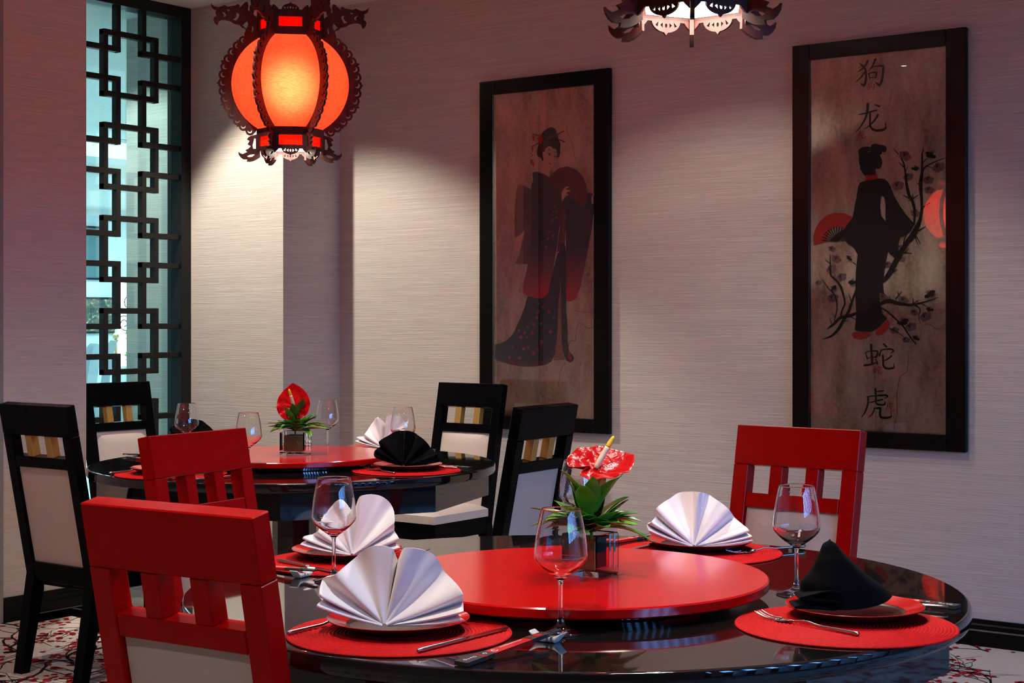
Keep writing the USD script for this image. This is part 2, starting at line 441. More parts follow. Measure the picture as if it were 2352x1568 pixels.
wbar("frame_post", 5.938, 6.009, 0.0, CZ, XL + 0.012, FD + 0.03)
wbar("frame_post", 5.19, 5.264, 0.0, CZ, XL + 0.012, FD + 0.03)
wbar("frame_head", 5.264, 5.938, 3.023, CZ, XL + 0.012, FD + 0.03)
wbar("frame_sill", 5.264, 5.938, 0.0, 0.15, XL + 0.012, FD + 0.03)
BW, SQ, PER = 0.030, 0.0825, 0.490
VA, VB, VC, VD, FL_, FR_ = 5.414, 5.498, 5.673, 5.758, 5.264, 5.938
zt = 3.023
for k in range(6):
    a1, a2 = 2.888 - PER * k, 2.564 - PER * k
    for z in (a1, a2):
        wbar("lattice_bar", VA, VD + BW, z - BW, z)
    for z in (a1 - SQ, a2 + SQ):
        wbar("lattice_bar", FL_, VB + BW, z - BW, z)
        wbar("lattice_bar", VC, FR_, z - BW, z)
    for y in (VA, VD):
        wbar("lattice_bar", y, y + BW, a2 - BW, a1, XL - 0.0006)
    for y in (VB, VC):
        wbar("lattice_bar", y, y + BW, a1 - SQ - BW, zt, XL - 0.0006)
    zt = a2 + SQ
for y in (VB, VC):
    wbar("lattice_bar", y, y + BW, 0.15, zt, XL - 0.0006)
obj("pane", bx(XL - 0.068, (FL_ + FR_) / 2, CZ / 2, 0.006, FR_ - FL_ + 0.02, CZ - 0.1), "window_pane", w1)

# the hall beyond the lattice
plain("hall_wall", (0.74, 0.78, 0.80), 0.8)
plain("hall_teal", (0.10, 0.17, 0.18), 0.5)
mat("hall_art", {"g": ("geometry", {}), "n": ("noise_texture", {"scale": 7.0, "detail": 4.0, "distortion": 2.0}),
                 "r": ("rgb_ramp", {"ramp": [(0.40, (0.045, 0.055, 0.05)), (0.58, (0.13, 0.13, 0.09)), (0.68, (0.60, 0.48, 0.22))]}), "p": ("principled_bsdf", {"roughness": 0.6})},
    [("g.position", "n.vector"), ("n.fac", "r.fac"), ("r.color", "p.base_color")])
plain("slipcover", (0.34, 0.36, 0.38), 0.85)
plain("brass", (0.62, 0.43, 0.20), 0.35, metallic=0.6)
mat("daylight", {"e": ("emission", {"color": (0.86, 0.97, 1.0), "strength": 9.0})}, (), "e.emission")
struct("wall_far", bx(-20.1, 11.0, CZ / 2, 0.2, 14.6, CZ), "hall_wall")
struct("wall_side", bx(-13.6, 18.2, CZ / 2, 13.2, 0.2, CZ), "hall_wall")
struct("wall_return", bx(-7.06, 12.4, CZ / 2, 0.2, 11.58, CZ), "hall_wall")
struct("wall_near", bx(-13.4, 3.9, CZ / 2, 13.2, 0.2, CZ), "hall_wall")
struct("trim_2", bx(-12.2, 11.2, 2.985, 0.5, 13.5, 0.19), "hall_wall")
w3 = thing("window_3", None, None, kind="structure")
obj("pane", bx(-19.985, 16.85, 1.28, 0.01, 0.62, 1.36), "daylight", w3)
obj("frame", cat(bx(-19.97, 16.52, 1.28, 0.05, 0.04, 1.44), bx(-19.97, 17.18, 1.28, 0.05, 0.04, 1.44), bx(-19.97, 16.85, 1.98, 0.05, 0.7, 0.04), bx(-19.97, 16.85, 0.58, 0.05, 0.7, 0.04)), "hall_wall", w3)
scroll = []
for cy, cz, r0, s in ((16.80, 1.62, 0.13, 1), (16.70, 1.28, 0.15, -1), (16.95, 1.3, 0.12, 1)):
    a = np.linspace(0, 3.6 * PI, 40)
    rr = r0 * (1 - a / a[-1] * 0.8)
    scroll.append(tube(np.stack([np.full_like(a, -19.95), cy + s * rr * np.cos(a), cz + rr * np.sin(a)], -1), 0.008, 6))
obj("grille", cat(*scroll), "lattice_paint", w3)

for (y, z, h, w, m, lab) in ((16.05, 2.40, 0.84, 0.52, "hall_teal", "dark teal framed panel high on the far wall beyond the lattice"),
                             (16.10, 1.42, 0.57, 0.86, "hall_art", "dark framed painting with gold strokes beyond the lattice window")):
    t = thing("wall_art", lab, "picture", (-20.0, y, z))
    obj("canvas", bx(0.03, 0, 0, 0.03, w - 0.05, h - 0.05), m, t)
    obj("frame", cat(bx(0.03, -w / 2 + 0.015, 0, 0.045, 0.03, h), bx(0.03, w / 2 - 0.015, 0, 0.045, 0.03, h), bx(0.03, 0, h / 2 - 0.015, 0.045, w, 0.03), bx(0.03, 0, -h / 2 + 0.015, 0.045, w, 0.03)), "lattice_paint", t)


def slip_chair():
    """A dining chair wholly under a loose cover, its tall back rolled over at the top."""
    prof = [(-0.20, 0.0), (-0.23, 0.45), (-0.30, 0.95), (-0.335, 1.06), (-0.32, 1.10), (-0.27, 1.11), (-0.235, 1.07), (-0.20, 0.95), (-0.14, 0.52), (0.02, 0.49), (0.24, 0.48), (0.27, 0.45), (0.28, 0.0)]
    m = trimesh.creation.extrude_polygon(Polygon(prof), 0.46, engine="earcut")
    v = m.vertices
    m.vertices = np.stack([v[:, 2] - 0.23, v[:, 0], v[:, 1]], -1)
    trimesh.repair.fix_normals(m)
    return m


sc = []
for i, (p, r, lab) in enumerate((((-15.75, 13.15), 150, "grey slip-covered dining chair beyond the lattice, nearest the bright window"),
                                 ((-15.30, 12.25), 140, "grey slip-covered dining chair beyond the lattice, middle of the row"),
                                 ((-13.20, 10.30), 150, "grey slip-covered dining chair beyond the lattice, leftmost of the row"))):
    t = thing("covered_chair", lab, "chair", (*p, 0), r)
    obj("cover", slip_chair(), "slipcover", t, 40)
    obj("skirt", cat(bx(0, 0.04, 0.16, 0.475, 0.5, 0.31, 0.02)), "slipcover", t)
for p, lab in (((-16.42, 13.60), "round brass finial post behind the covered chairs, left one"), ((-16.35, 13.88), "round brass finial post behind the covered chairs, right one")):
    t = thing("finial_post", lab, "post", (*p, 0))
    obj("post", lathe([(0, 0), (0.10, 0), (0.10, 0.03), (0.02, 0.05), (0.016, 1.05), (0.03, 1.07), (0.03, 1.09), (0.012, 1.10), (0, 1.10)], 16), "brass", t, 40)
    obj("finial", mv(trimesh.creation.icosphere(3, 0.042), 0, 0, 1.14), "brass", t, True)
bush = []
for i in range(150):
    c = np.array([-19.90 + rng.uniform(0, 0.16), 16.62 + rng.uniform(0, 0.5), 0.05 + 1.12 * rng.uniform() ** 0.8])
    a, b = rng.normal(size=3), rng.normal(size=3)
    a /= np.linalg.norm(a); b -= a * (a @ b); b /= np.linalg.norm(b)
    s = rng.uniform(0.04, 0.07)
    bush.append(trimesh.Trimesh([c - a * s, c - b * s * .45, c + a * s, c + b * s * .45], [(0, 1, 2), (0, 2, 3)], process=False))
t = thing("shrub", "green leafy shrub in front of the bright far window beyond the lattice", "plant", kind="thing")
obj("foliage", cat(*bush), "leaf_green", t)
obj("pot", lathe([(0, 0), (0.10, 0), (0.13, 0.2), (0.12, 0.2), (0.10, 0.17), (0, 0.17)], 20).apply_translation([-19.82, 16.87, 0]), "hall_wall", t)

# daylight window with vertical blinds, behind the camera on the right
w2 = thing("window_2", None, None, kind="structure")
obj("frame", cat(bx(2.37, W2Y0 + 0.03, (W2Z0 + W2Z1) / 2, 0.08, 0.06, W2Z1 - W2Z0), bx(2.37, W2Y1 - 0.03, (W2Z0 + W2Z1) / 2, 0.08, 0.06, W2Z1 - W2Z0),
                 bx(2.37, (W2Y0 + W2Y1) / 2, W2Z1 - 0.03, 0.08, W2Y1 - W2Y0, 0.06), bx(2.37, (W2Y0 + W2Y1) / 2, W2Z0 + 0.03, 0.08, W2Y1 - W2Y0, 0.06)), "black_trim", w2)
for k in range(9):
    obj("blind_slat", rot(bx(0, 0, (W2Z0 + W2Z1) / 2, 0.012, 0.38, W2Z1 - W2Z0 - 0.14), 36, [0, 0, 1]).apply_translation([2.33, W2Y0 + 0.25 + k * 0.465, 0]), "hall_wall", w2)

# ------------------------------------------------------------------ tables, turntables, chairs
TZ = 0.80
T1, T2 = (-1.843, 2.727), (-4.308, 4.442)


def table(c, R, ap, a0, label):
    t = thing("dining_table", label, "table", (*c, 0))
    prof = [(0, TZ - 0.036), (R - 0.012, TZ - 0.036), (R - 0.003, TZ - 0.032), (R, TZ - 0.025), (R, TZ - 0.007), (R - 0.002, TZ - 0.0025), (R - 0.007, TZ), (0, TZ)]
    obj("tabletop", lathe(prof, 160), "table_black", t, 30)
    a = np.radians(a0 + 45 * np.arange(8))
    P = np.stack([np.cos(a), np.sin(a)], -1)
    ring = Polygon(P * ap).difference(Polygon(P * (ap - 0.035)))
    obj("apron", mv(prism(ring, 0.095), 0, 0, TZ - 0.036 - 0.095), "table_black", t)
    col = Polygon(P * 0.085).buffer(0)
    obj("pedestal", mv(prism(col, TZ - 0.066), 0, 0, 0.03), "table_black", t)
    obj("foot", prism(Polygon(P * 0.27), 0.03), "table_black", t)
    obj("top_plate", mv(prism(Polygon(P * 0.30), 0.012), 0, 0, TZ - 0.0485), "table_black", t)
    return t


table(T1, 0.80, 0.757, 20, "glossy black round table in the foreground, set with four places")
table(T2, 0.782, 0.757, -4.5, "glossy black round table behind, below the hanging red lantern")


def turntable(c, R, label):
    t = thing("lazy_susan", label, "lazy susan", (*c, TZ))
    obj("base", lathe([(0, 0.0005), (R * 0.78, 0.0005), (R * 0.79, 0.003), (R * 0.79, 0.0185), (0, 0.0185)], 120), "table_black", t, 30)
    obj("disc", lathe([(0, 0.019), (R - 0.004, 0.019), (R, 0.022), (R, 0.037), (R - 0.003, 0.040), (0, 0.040)], 160), "turntable_red", t, 30)


turntable((-1.790, 2.665), 0.386, "red lacquered lazy susan on the foreground table")
turntable((-4.290, 4.395), 0.400, "red lacquered lazy susan on the far table under the lantern")

K_Y, K_Z, RAKE = -0.20, 0.375, 11.0


def back(m):
    """From the flat of the chair back (x, thickness, length) to its rake above the seat."""
    return mv(rot(m, RAKE, [1, 0, 0]), 0, K_Y, K_Z)


def chair(red, label):
    fr, W, th = ("chair_red" if red else "chair_black"), 0.400, 0.044
    t = thing("dining_chair", label, "chair")
    S = 0.677
    for s in (-1, 1):
        x0, x1 = sorted((s * W / 2, s * (W / 2 - 0.048)))
        up = back(bx((x0 + x1) / 2, 0, (S - 0.117) / 2, x1 - x0, th, S - 0.117 - 0.0008, 0.002))
        hw = 0.024
        low = hull([(x, y, z) for x in (x0, x1) for (y, z) in ((K_Y - hw * .75, K_Z + 0.03), (K_Y + hw * .75, K_Z + 0.03), (K_Y - hw, K_Z - 0.06), (K_Y + hw, K_Z - 0.06), (K_Y - 0.062 - hw * .8, 0.0), (K_Y - 0.062 + hw * .8, 0.0))])
        obj("back_post", cat(up, low), fr, t)
    obj("top_rail", back(bx(0, 0, S - 0.117 / 2, W, th, 0.117, 0.0025)), fr, t)
    for s in (-1, 1):
        p = obj("slat", back(bx(s * 0.058, 0, S - 0.117 - 0.042, 0.041 if red else 0.036, th * (0.9 if red else 0.8), 0.0835, 0.002)), fr if red else "gold_paint", t)
        if not red:
            tag(p, "gold painted slat in the back")
    obj("mid_rail", back(bx(0, 0, S - 0.117 - 0.083 - 0.021, W - 0.1, th * 0.96, 0.042, 0.002)), fr, t)
    zb, zt_ = 0.055, S - 0.117 - 0.083 - 0.042
    obj("lower_rail", back(bx(0, 0, zb / 2 - 0.01, W - 0.1, th * 0.96, zb + 0.02, 0.002)), fr, t)
    n, m = 9, 13
    for sgn, nm in ((1, "back_pad"), (-1, "rear_pad")):                # cushioned sheet in front, flat sheet behind
        u, v = np.meshgrid(np.linspace(-1, 1, n), np.linspace(-1, 1, m), indexing="ij")
        bulge = (0.016 if sgn > 0 else 0.004) * (1 - u ** 6) * (1 - v ** 8)
        V = np.stack([u * (W / 2 - 0.052), sgn * (0.006 + bulge), zb + (v + 1) / 2 * (zt_ - zb)], -1)
        p = obj(nm, back(shell(V, 0.008)), "cream_leather", t, 40)
        tag(p, "cream leather back panel")
    obj("seat_rail", cat(bx(0, 0.195, 0.375, W - 0.004, 0.035, 0.08, 0.003), bx(W / 2 - 0.02, 0.0, 0.375, 0.036, 0.37, 0.08, 0.003), bx(-W / 2 + 0.02, 0.0, 0.375, 0.036, 0.37, 0.08, 0.003), bx(0, -0.185, 0.375, W - 0.1, 0.03, 0.08, 0.003)), fr, t)
    u, v = np.meshgrid(np.linspace(-1, 1, 15), np.linspace(-1, 1, 15), indexing="ij")
    top = np.stack([u * (W / 2 + 0.004), 0.02 + v * 0.205, 0.452 + 0.026 * ((1 - u ** 8) * (1 - v ** 8)) ** 0.6], -1)
    bot = top.copy(); bot[..., 2] = 0.4155
    A, B = grid_mesh(top), grid_mesh(bot)
    i = np.arange(225).reshape(15, 15)
    loop = np.r_[i[0, :-1], i[:-1, -1], i[-1, :0:-1], i[:0:-1, 0]]
    nx = np.roll(loop, -1)
    cush = trimesh.Trimesh(np.vstack([A.vertices, B.vertices]), np.vstack([A.faces, B.faces[:, ::-1] + 225, np.stack([loop, loop + 225, nx + 225], -1), np.stack([loop, nx + 225, nx], -1)]), process=False)
    trimesh.repair.fix_normals(cush)
    tag(obj("seat", cush, "cream_leather", t, 50), "cream leather seat cushion")
    for s in (-1, 1):
        x = s * (W / 2 - 0.024)
        obj("front_leg", hull([(x + a * w, 0.188 + b * w, z) for a in (-1, 1) for b in (-1, 1) for z, w in ((0.335, 0.0235), (0.0, 0.017))]), fr, t)
        obj("stretcher", bx(x, -0.025, 0.20, 0.020, 0.40, 0.032, 0.002), fr, t)
    obj("cross_stretcher", bx(0, -0.03, 0.20, W - 0.07, 0.020, 0.030, 0.002), fr, t)
    return t


def chair_at(p, topmid, rz):
    """Sets the chair so that the middle of its top back edge is at topmid."""
    a = math.radians(rz)
    d = K_Y - 0.677 * math.sin(math.radians(RAKE)) - 0.018
    place(p, (topmid[0] + d * math.sin(a), topmid[1] - d * math.cos(a), 0), rz)


c_red = chair(True, "red chair at the front of the foreground table, its back to the viewer")
chair_at(c_red, (-2.054, 1.803), 4.0)
for tm, rz, lab in (((-2.046, 4.239), 178, "red chair against the wall side of the foreground table, under the calligraphy picture"),
                    ((-3.357, 3.038), -84.4, "red chair left of the foreground table, behind the nearest red chair")):
    p = thing("dining_chair", lab, "chair", group="red lacquered chairs at the foreground table", source=c_red)
    chair_at(p, tm, rz)
tag(c_red, group="red lacquered chairs at the foreground table")
c_blk = chair(False, "black chair with gold slats, leftmost, its back to the viewer")
tag(c_blk, group="black chairs with gold slats at the far table")
chair_at(c_blk, (-4.930, 3.688), 0.0)
for tm, rz, lab in (((-6.290, 5.187), -94, "black chair with gold slats standing in front of the lattice window"),
                    ((-4.761, 6.182), 180, "black chair with gold slats against the wall beside the kimono picture"),
                    ((-3.310, 4.753), 94, "black chair with gold slats at the right of the far table, behind the red flower")):
    p = thing("dining_chair", lab, "chair", group="black chairs with gold slats at the far table", source=c_blk)
    chair_at(p, tm, rz)

# ------------------------------------------------------------------ lanterns
LZ0, LZ1, LZ2, LZ3 = 2.0166, 2.0945, 2.4466, 2.5346      # lower box, body, upper box
ZM, RA, RHO = (LZ1 + LZ2) / 2, 0.028, 0.202
BOX_R = 0.127


def body_r(z):
    return RA + math.sqrt(RHO ** 2 - (z - ZM) ** 2)


def radial(shape, t, ang):
    """A board drawn in (r, z) stood up in the vertical plane at angle ang."""
    return upright(prism(shape, t), ang)


def face_board(shape, t, ap, ang):
    """A board drawn in (across, z), standing at apothem ap, facing ang."""
    m = upright(prism(shape, t))
    return rot(mv(m, 0, -ap, 0), ang + 90, [0, 0, 1])


LC = lambda x, y: ((770 - x) / 2315.6, 2.599 - y / 2315.6)
DRAGON = Polygon([LC(*p) for p in [(65, 50), (82, 68), (100, 78), (125, 84), (150, 80), (185, 63), (215, 78), (250, 70), (280, 66), (300, 52), (320, 60), (315, 85), (345, 60), (362, 38), (388, 28), (398, 60), (392, 105), (415, 115), (440, 140), (462, 158), (480, 175), (482, 335), (470, 345), (438, 378), (385, 368), (362, 345), (360, 318), (373, 285), (365, 268), (340, 262), (320, 240), (300, 238), (270, 230), (245, 212), (220, 203), (190, 198), (160, 198), (138, 208), (122, 245), (102, 232), (92, 212), (88, 188), (100, 172), (115, 160), (108, 145), (106, 128), (112, 115), (92, 104), (75, 92)]]).buffer(0)
for hole in ([(163, 125), (185, 132), (200, 150), (193, 168), (172, 172), (186, 155)], [(290, 130), (312, 135), (316, 155), (304, 180), (290, 200), (272, 198), (262, 190), (285, 172), (292, 152)],
             [(345, 240), (372, 215), (384, 203), (394, 225), (390, 250), (376, 270)], [(432, 238), (440, 262), (455, 318), (430, 322), (424, 300)], [(205, 108), (222, 102), (238, 106), (222, 118)]):
    DRAGON = DRAGON.difference(Polygon([LC(*p) for p in hole]).buffer(0))
FOOT = Polygon([LC(*p) for p in [(492, 1212), (452, 1222), (418, 1230), (395, 1245), (385, 1262), (408, 1275), (390, 1305), (418, 1322), (398, 1345), (370, 1358), (388, 1375), (345, 1395), (322, 1385), (307, 1372), (312, 1400), (330, 1425), (352, 1440), (388, 1440), (383, 1460), (410, 1462), (440, 1455), (470, 1440), (502, 1418)]]).buffer(0)
for hole in ([(448, 1250), (462, 1252), (464, 1345), (440, 1345), (432, 1315), (440, 1285)], [(382, 1412), (405, 1400), (440, 1392), (455, 1398), (430, 1418), (400, 1422)]):
    FOOT = FOOT.difference(Polygon([LC(*p) for p in hole]).buffer(0))


def rib_shape():
    c = np.array([RA, ZM])
    ph = np.radians(np.linspace(-60.4, 60.4, 90))
    pt = lambda rho, a: c + rho * np.array([math.cos(a), math.sin(a)])
    s = Polygon([pt(RHO - 0.004, a) for a in ph] + [pt(RHO + 0.017, a) for a in ph[::-1]])
    lobes, holes = [], []
    for k in range(-7, 8):
        a = math.radians(k * 7.9)
        f = 1.0 - 0.45 * (abs(k) / 7) ** 2
        lobes.append(Point(pt(RHO + 0.012 + 0.015 * f, a)).buffer(0.0205 * (0.72 + 0.28 * f), 12))
        hc = pt(RHO + 0.014 + 0.015 * f, a)
        holes.append(Point(hc).buffer(0.0102 * (0.66 + 0.34 * f), 10).difference(Point(pt(RHO + 0.010 + 0.015 * f, a + 0.016)).buffer(0.0088 * (0.66 + 0.34 * f), 10)))
    for k in (-5.5, -2.5, 0, 2.5, 5.5):
        a = math.radians(k * 7.9)
        n = np.array([math.cos(a), math.sin(a)]); tt = np.array([-n[1], n[0]])
        o = RHO + (0.040 if abs(k) < 5 else 0.030)
        lobes.append(Polygon([pt(o, a) + tt * 0.008, pt(o, a) - tt * 0.008, pt(o + 0.013, a)]))
    return union_all([s] + lobes).difference(union_all(holes)).buffer(-0.0004).buffer(0.0004)


RIB = rib_shape()


def lotus(sign):
    """Fretted lotus edging, hanging (sign -1) or standing (+1) from z = 0."""
    w = BOX_R - 0.004
    s = union_all([sbox(-w / 2, -0.004, w / 2, 0.006), affinity.scale(Point(0, 0.004).buffer(0.034, 24), 1.0, 0.72), Polygon([(-0.008, 0.024), (0.008, 0.024), (0, 0.034)]),
                   Polygon([(-w / 2, 0), (-w / 2, 0.024), (-w / 2 + 0.013, 0.012), (-w / 2 + 0.022, 0.0)]), Polygon([(w / 2, 0), (w / 2, 0.024), (w / 2 - 0.013, 0.012), (w / 2 - 0.022, 0.0)])])
    s = s.intersection(sbox(-w / 2, -0.004, w / 2, 0.05))
    h = [affinity.scale(Point(0, 0.014).buffer(0.0028), 1, 1.6)]
    for q in (-1, 1):
        h += [Polygon([(q * 0.008, 0.008), (q * 0.008, 0.019), (q * 0.014, 0.013)]), Polygon([(q * 0.018, 0.006), (q * 0.026, 0.014), (q * 0.020, 0.017)])]
    s = s.difference(union_all(h))
    return affinity.scale(s, 1, sign, origin=(0, 0))


def lantern(c, turn, dz, label):
    t = thing("hanging_lantern", label, "lantern", (c[0], c[1], dz), turn)
    ap = BOX_R * math.cos(PI / 6)
    for nm, z0, z1, wz0, wz1 in (("upper_frame", LZ2, LZ3, 0.030, 0.068), ("lower_frame", LZ0, LZ1, 0.008, 0.046)):
        boards = []
        for k in range(6):
            w = 2 * (ap) * math.tan(PI / 6)
            b = sbox(-w / 2, z0, w / 2, z1).difference(sbox(-0.0445, z0 + wz0, 0.0445, z0 + wz1))
            boards.append(face_board(b, 0.007, ap, 30 + 60 * k))
        if nm == "upper_frame":
            boards.append(mv(prism(Polygon([(BOX_R * .97 * math.cos(k * PI / 3), BOX_R * .97 * math.sin(k * PI / 3)) for k in range(6)]), 0.006), 0, 0, LZ3 - 0.012))
        obj(nm, cat(*boards), "wood_dark", t)
        for k in range(6):
            obj("small_panel", face_board(sbox(-0.047, z0 + wz0 - 0.003, 0.047, z0 + wz1 + 0.003), 0.0015, ap - 0.006, 30 + 60 * k), "lantern_cloth", t)
    for k in range(6):
        obj("upper_edging", face_board(affinity.translate(lotus(1), 0, LZ3), 0.006, ap, 30 + 60 * k), "wood_dark", t)
        obj("lower_edging", face_board(affinity.translate(lotus(-1), 0, LZ0), 0.006, ap, 30 + 60 * k), "wood_dark", t)
        a0, a1 = math.radians(60 * k), math.radians(60 * k + 60)
        zs = np.linspace(LZ1, LZ2, 29)
        V = np.zeros((29, 9, 3))
        for i, z in enumerate(zs):
            r = body_r(z) - 0.002
            A, B = np.array([math.cos(a0), math.sin(a0)]) * r, np.array([math.cos(a1), math.sin(a1)]) * r
            for j, s in enumerate(np.linspace(0, 1, 9)):
                V[i, j] = [*(A + (B - A) * s), z]
        obj("panel", grid_mesh(V), "lantern_cloth", t, True)
        obj("rib", radial(RIB, 0.008, 60 * k), "wood_dark", t)
        obj("upper_bracket", radial(DRAGON, 0.009, 60 * k), "wood_dark", t)
        obj("lower_bracket", radial(FOOT, 0.009, 60 * k), "wood_dark", t)
    hexa = Polygon([(BOX_R * .86 * math.cos(k * PI / 3), BOX_R * .86 * math.sin(k * PI / 3)) for k in range(6)])
    obj("lamp_diffuser", mv(prism(hexa, 0.004), 0, 0, LZ0 + 0.003), "lamp_white", t)
    links, z, q = [], LZ3 + 0.012, 0
    while z < CZ - dz + 0.01:
        a = np.linspace(0, 2 * PI, 18, endpoint=False)
        p = np.stack([0.009 * np.cos(a), np.zeros_like(a), z + 0.016 * np.sin(a)], -1)
        links.append(rot(tube(p, 0.0024, 6, True), 90 * (q % 2), [0, 0, 1]))
        z += 0.0255
        q += 1
    links.append(tube([(0, 0, LZ3 - 0.01), (0, 0, LZ3 + 0.02)], 0.004, 8))
    obj("chain", cat(*links), "chain_metal", t, True)
    return t


mat("lamp_white", {"e": ("emission", {"color": (1.0, 0.90, 0.78), "strength": 60.0})}, (), "e.emission")
L_POS = [((-4.320, 4.433), -15.7, 0.0), ((-1.600, 2.800), 0.0, -0.03), ((-4.180, 1.690), -28.0, -0.147)]
lantern(*L_POS[0], "red cloth lantern with dark fretwork hanging whole over the far table")
lantern(*L_POS[1], "lantern at the top edge over the foreground table, only its lit underside in view")
lantern(*L_POS[2], "red lantern hanging left of the viewer, seen only as a reflection in the calligraphy picture")
for i, (c, turn, dz) in enumerate(L_POS):
    l = UsdLux.SphereLight.Define(stage, f"/World/lantern_bulb_{i:03d}")
    l.AddTranslateOp().Set(Gf.Vec3d(c[0], c[1], ZM - 0.01 + dz))
    l.CreateRadiusAttr(0.085)
    l.CreateNormalizeAttr(True)
    l.CreateIntensityAttr(5.2 * (2.6 if i == 2 else 1.0))
    l.CreateColorAttr(Gf.Vec3f(1.0, 0.80, 0.55))

# ------------------------------------------------------------------ place settings
def once(cache, name, build, label, category, loc, rz, group):
    """The first of a kind is built, the others are copies of it."""
    if name not in cache:
        t = thing(name, label, category, loc, rz, group)
        build(t)
        cache[name] = t
        return t
    return thing(name, label, category, loc, rz, group, source=cache[name])


def b_mat(t):
    prof = [(0, 0.0), (0.1985, 0.0)]
    out = []
    n = 30
    for k in range(n):
        r0 = 0.2 * (1 - k / n)
        d = 0.2 / n
        for s in (0.08, 0.3, 0.5, 0.7, 0.92):
            out.append((r0 - d * s, 0.0018 + 0.0020 * math.sin(PI * s) ** 0.7))
    obj("woven_coil", lathe(prof + [(0.2, 0.0015)] + out + [(0, 0.002)], 96), "mat_red", t, 35)


def b_plate(t):
    obj("body", lathe([(0, 0.0), (0.078, 0.0), (0.080, 0.002), (0.105, 0.010), (0.127, 0.0205), (0.1275, 0.0215), (0.127, 0.0222), (0.094, 0.0115), (0.088, 0.009), (0.083, 0.008), (0, 0.0075)], 96), "plate_black", t, 40)
    tag(obj("rim", lathe([(0.0935, 0.0120), (0.110, 0.0168), (0.1268, 0.0226), (0.1278, 0.0222), (0.1272, 0.0212), (0.110, 0.0155), (0.0935, 0.0112)], 96, True), "plate_red", t, 40), "glossy red rim")


def b_fork(t):
    h = []
    s = np.linspace(0, 1, 18)
    top = np.stack([0 * s, -0.125 + 0.155 * s, 0.0045 + 0.004 * np.sin(PI * np.clip((s - .55) / .45, 0, 1)) ** 2], -1)
    w = np.interp(s, [0, 0.3, 0.75, 1], [0.0038, 0.0034, 0.0022, 0.0020])
    hd = tube(top, w, 10)
    obj("handle", hd, "steel", t, True)
    y = np.linspace(0.026, 0.062, 8)
    u = np.linspace(-1, 1, 7)
    hw = np.interp(y, [0.026, 0.036, 0.05, 0.062], [0.0022, 0.0085, 0.0115, 0.0118])
    z = 0.0045 - 0.004 * np.sin(np.clip((y - 0.026) / 0.05, 0, 1) * PI)
    V = np.stack([np.outer(hw, u), np.tile(y[:, None], (1, 7)), z[:, None] + 0.0022 * u[None] ** 2], -1)
    parts = [shell(V, 0.0016)]
    for k in range(4):
        x = -0.0099 + k * 0.0066
        q = np.linspace(0, 1, 9)
        parts.append(tube(np.stack([np.full(9, x), 0.060 + 0.050 * q, 0.0025 + 0.002 * (x / 0.01) ** 2 - 0.0025 * np.sin(PI * q * .8) + 0.009 * q ** 2], -1), np.interp(q, [0, 0.8, 1], [0.0016, 0.0012, 0.0006]), 7))
    obj("tines", cat(*parts), "steel", t, True)


def b_knife(t):
    s = np.linspace(0, 1, 12)
    obj("handle", tube(np.stack([0 * s, -0.125 + 0.125 * s, 0 * s + 0.0042], -1), np.interp(s, [0, 0.1, 1], [0.0032, 0.0040, 0.0034]), 10), "steel", t, True)
    pl = Polygon([(-0.004, 0), (0.004, 0), (0.0045, 0.02), (0.0048, 0.10), (0.004, 0.118), (0.0, 0.126), (-0.0045, 0.122), (-0.0075, 0.08), (-0.007, 0.02)])
    obj("blade", mv(prism(pl, 0.0016), 0, 0, 0.003), "steel", t)


def b_chop(t):
    def strip(y0, y1, w0, w1, z0, z1):
        return hull([(s * w, y, z) for y, w in ((y0, w0), (y1, w1)) for s in (-1, 1) for z in (z0, z1)])
    wd = lambda y: 0.0135 - 0.0045 * y / 0.26
    obj("sleeve", strip(0, 0.225, wd(0), wd(0.225), 0.0004, 0.0062), "sleeve_red", t)
    for y0, y1 in ((-0.001, 0.048), (0.053, 0.072), (0.176, 0.226)):
        obj("sleeve_band", strip(y0, y1, wd(y0) + 0.0004, wd(y1) + 0.0004, 0.0002, 0.0066), "sleeve_black", t)
    for s in (-1, 1):
        obj("chopstick", tube([(s * 0.0042, 0.20, 0.0034), (s * 0.0040, 0.262, 0.0034)], [0.0030, 0.0024], 8), "sleeve_black", t, True)
    ring = Point(0, 0.085).buffer(0.0062, 12).difference(Point(0, 0.085).buffer(0.0042, 12)).difference(sbox(-0.002, 0.088, 0.002, 0.10))
    obj("ring_mark", mv(prism(ring, 0.0003), 0, 0, 0.0062), "print_white", t)
    obj("line_mark", mv(prism(sbox(-0.006, 0.105, -0.0045, 0.165), 0.0003), 0, 0, 0.0062), "print_white", t)
    small = [Point(-0.002 + 0.0012 * (k % 2), 0.012 + 0.0075 * k).buffer(0.0022 if k % 3 else 0.0034, 8).difference(Point(-0.002 + 0.0012 * (k % 2), 0.012 + 0.0075 * k).buffer(0.0013 if k % 3 else 0.0022, 8)) for k in range(4)]
    small += [Point(0.0, 0.060).buffer(0.004, 10).difference(Point(0.0005, 0.060).buffer(0.0027, 10))]
    obj("letter_mark", mv(prism(union_all(small), 0.0003), 0, 0, 0.0066), "print_white", t)
    obj("seal_mark", mv(prism(affinity.scale(Point(0, 0.203).buffer(0.0075, 12), 1, 1.3), 0.0003), 0, 0, 0.0066), "sleeve_red", t)
    obj("stripe_mark", mv(prism(sbox(-wd(0.185), 0.184, wd(0.185), 0.187), 0.0003), 0, 0, 0.0066), "sleeve_red", t)


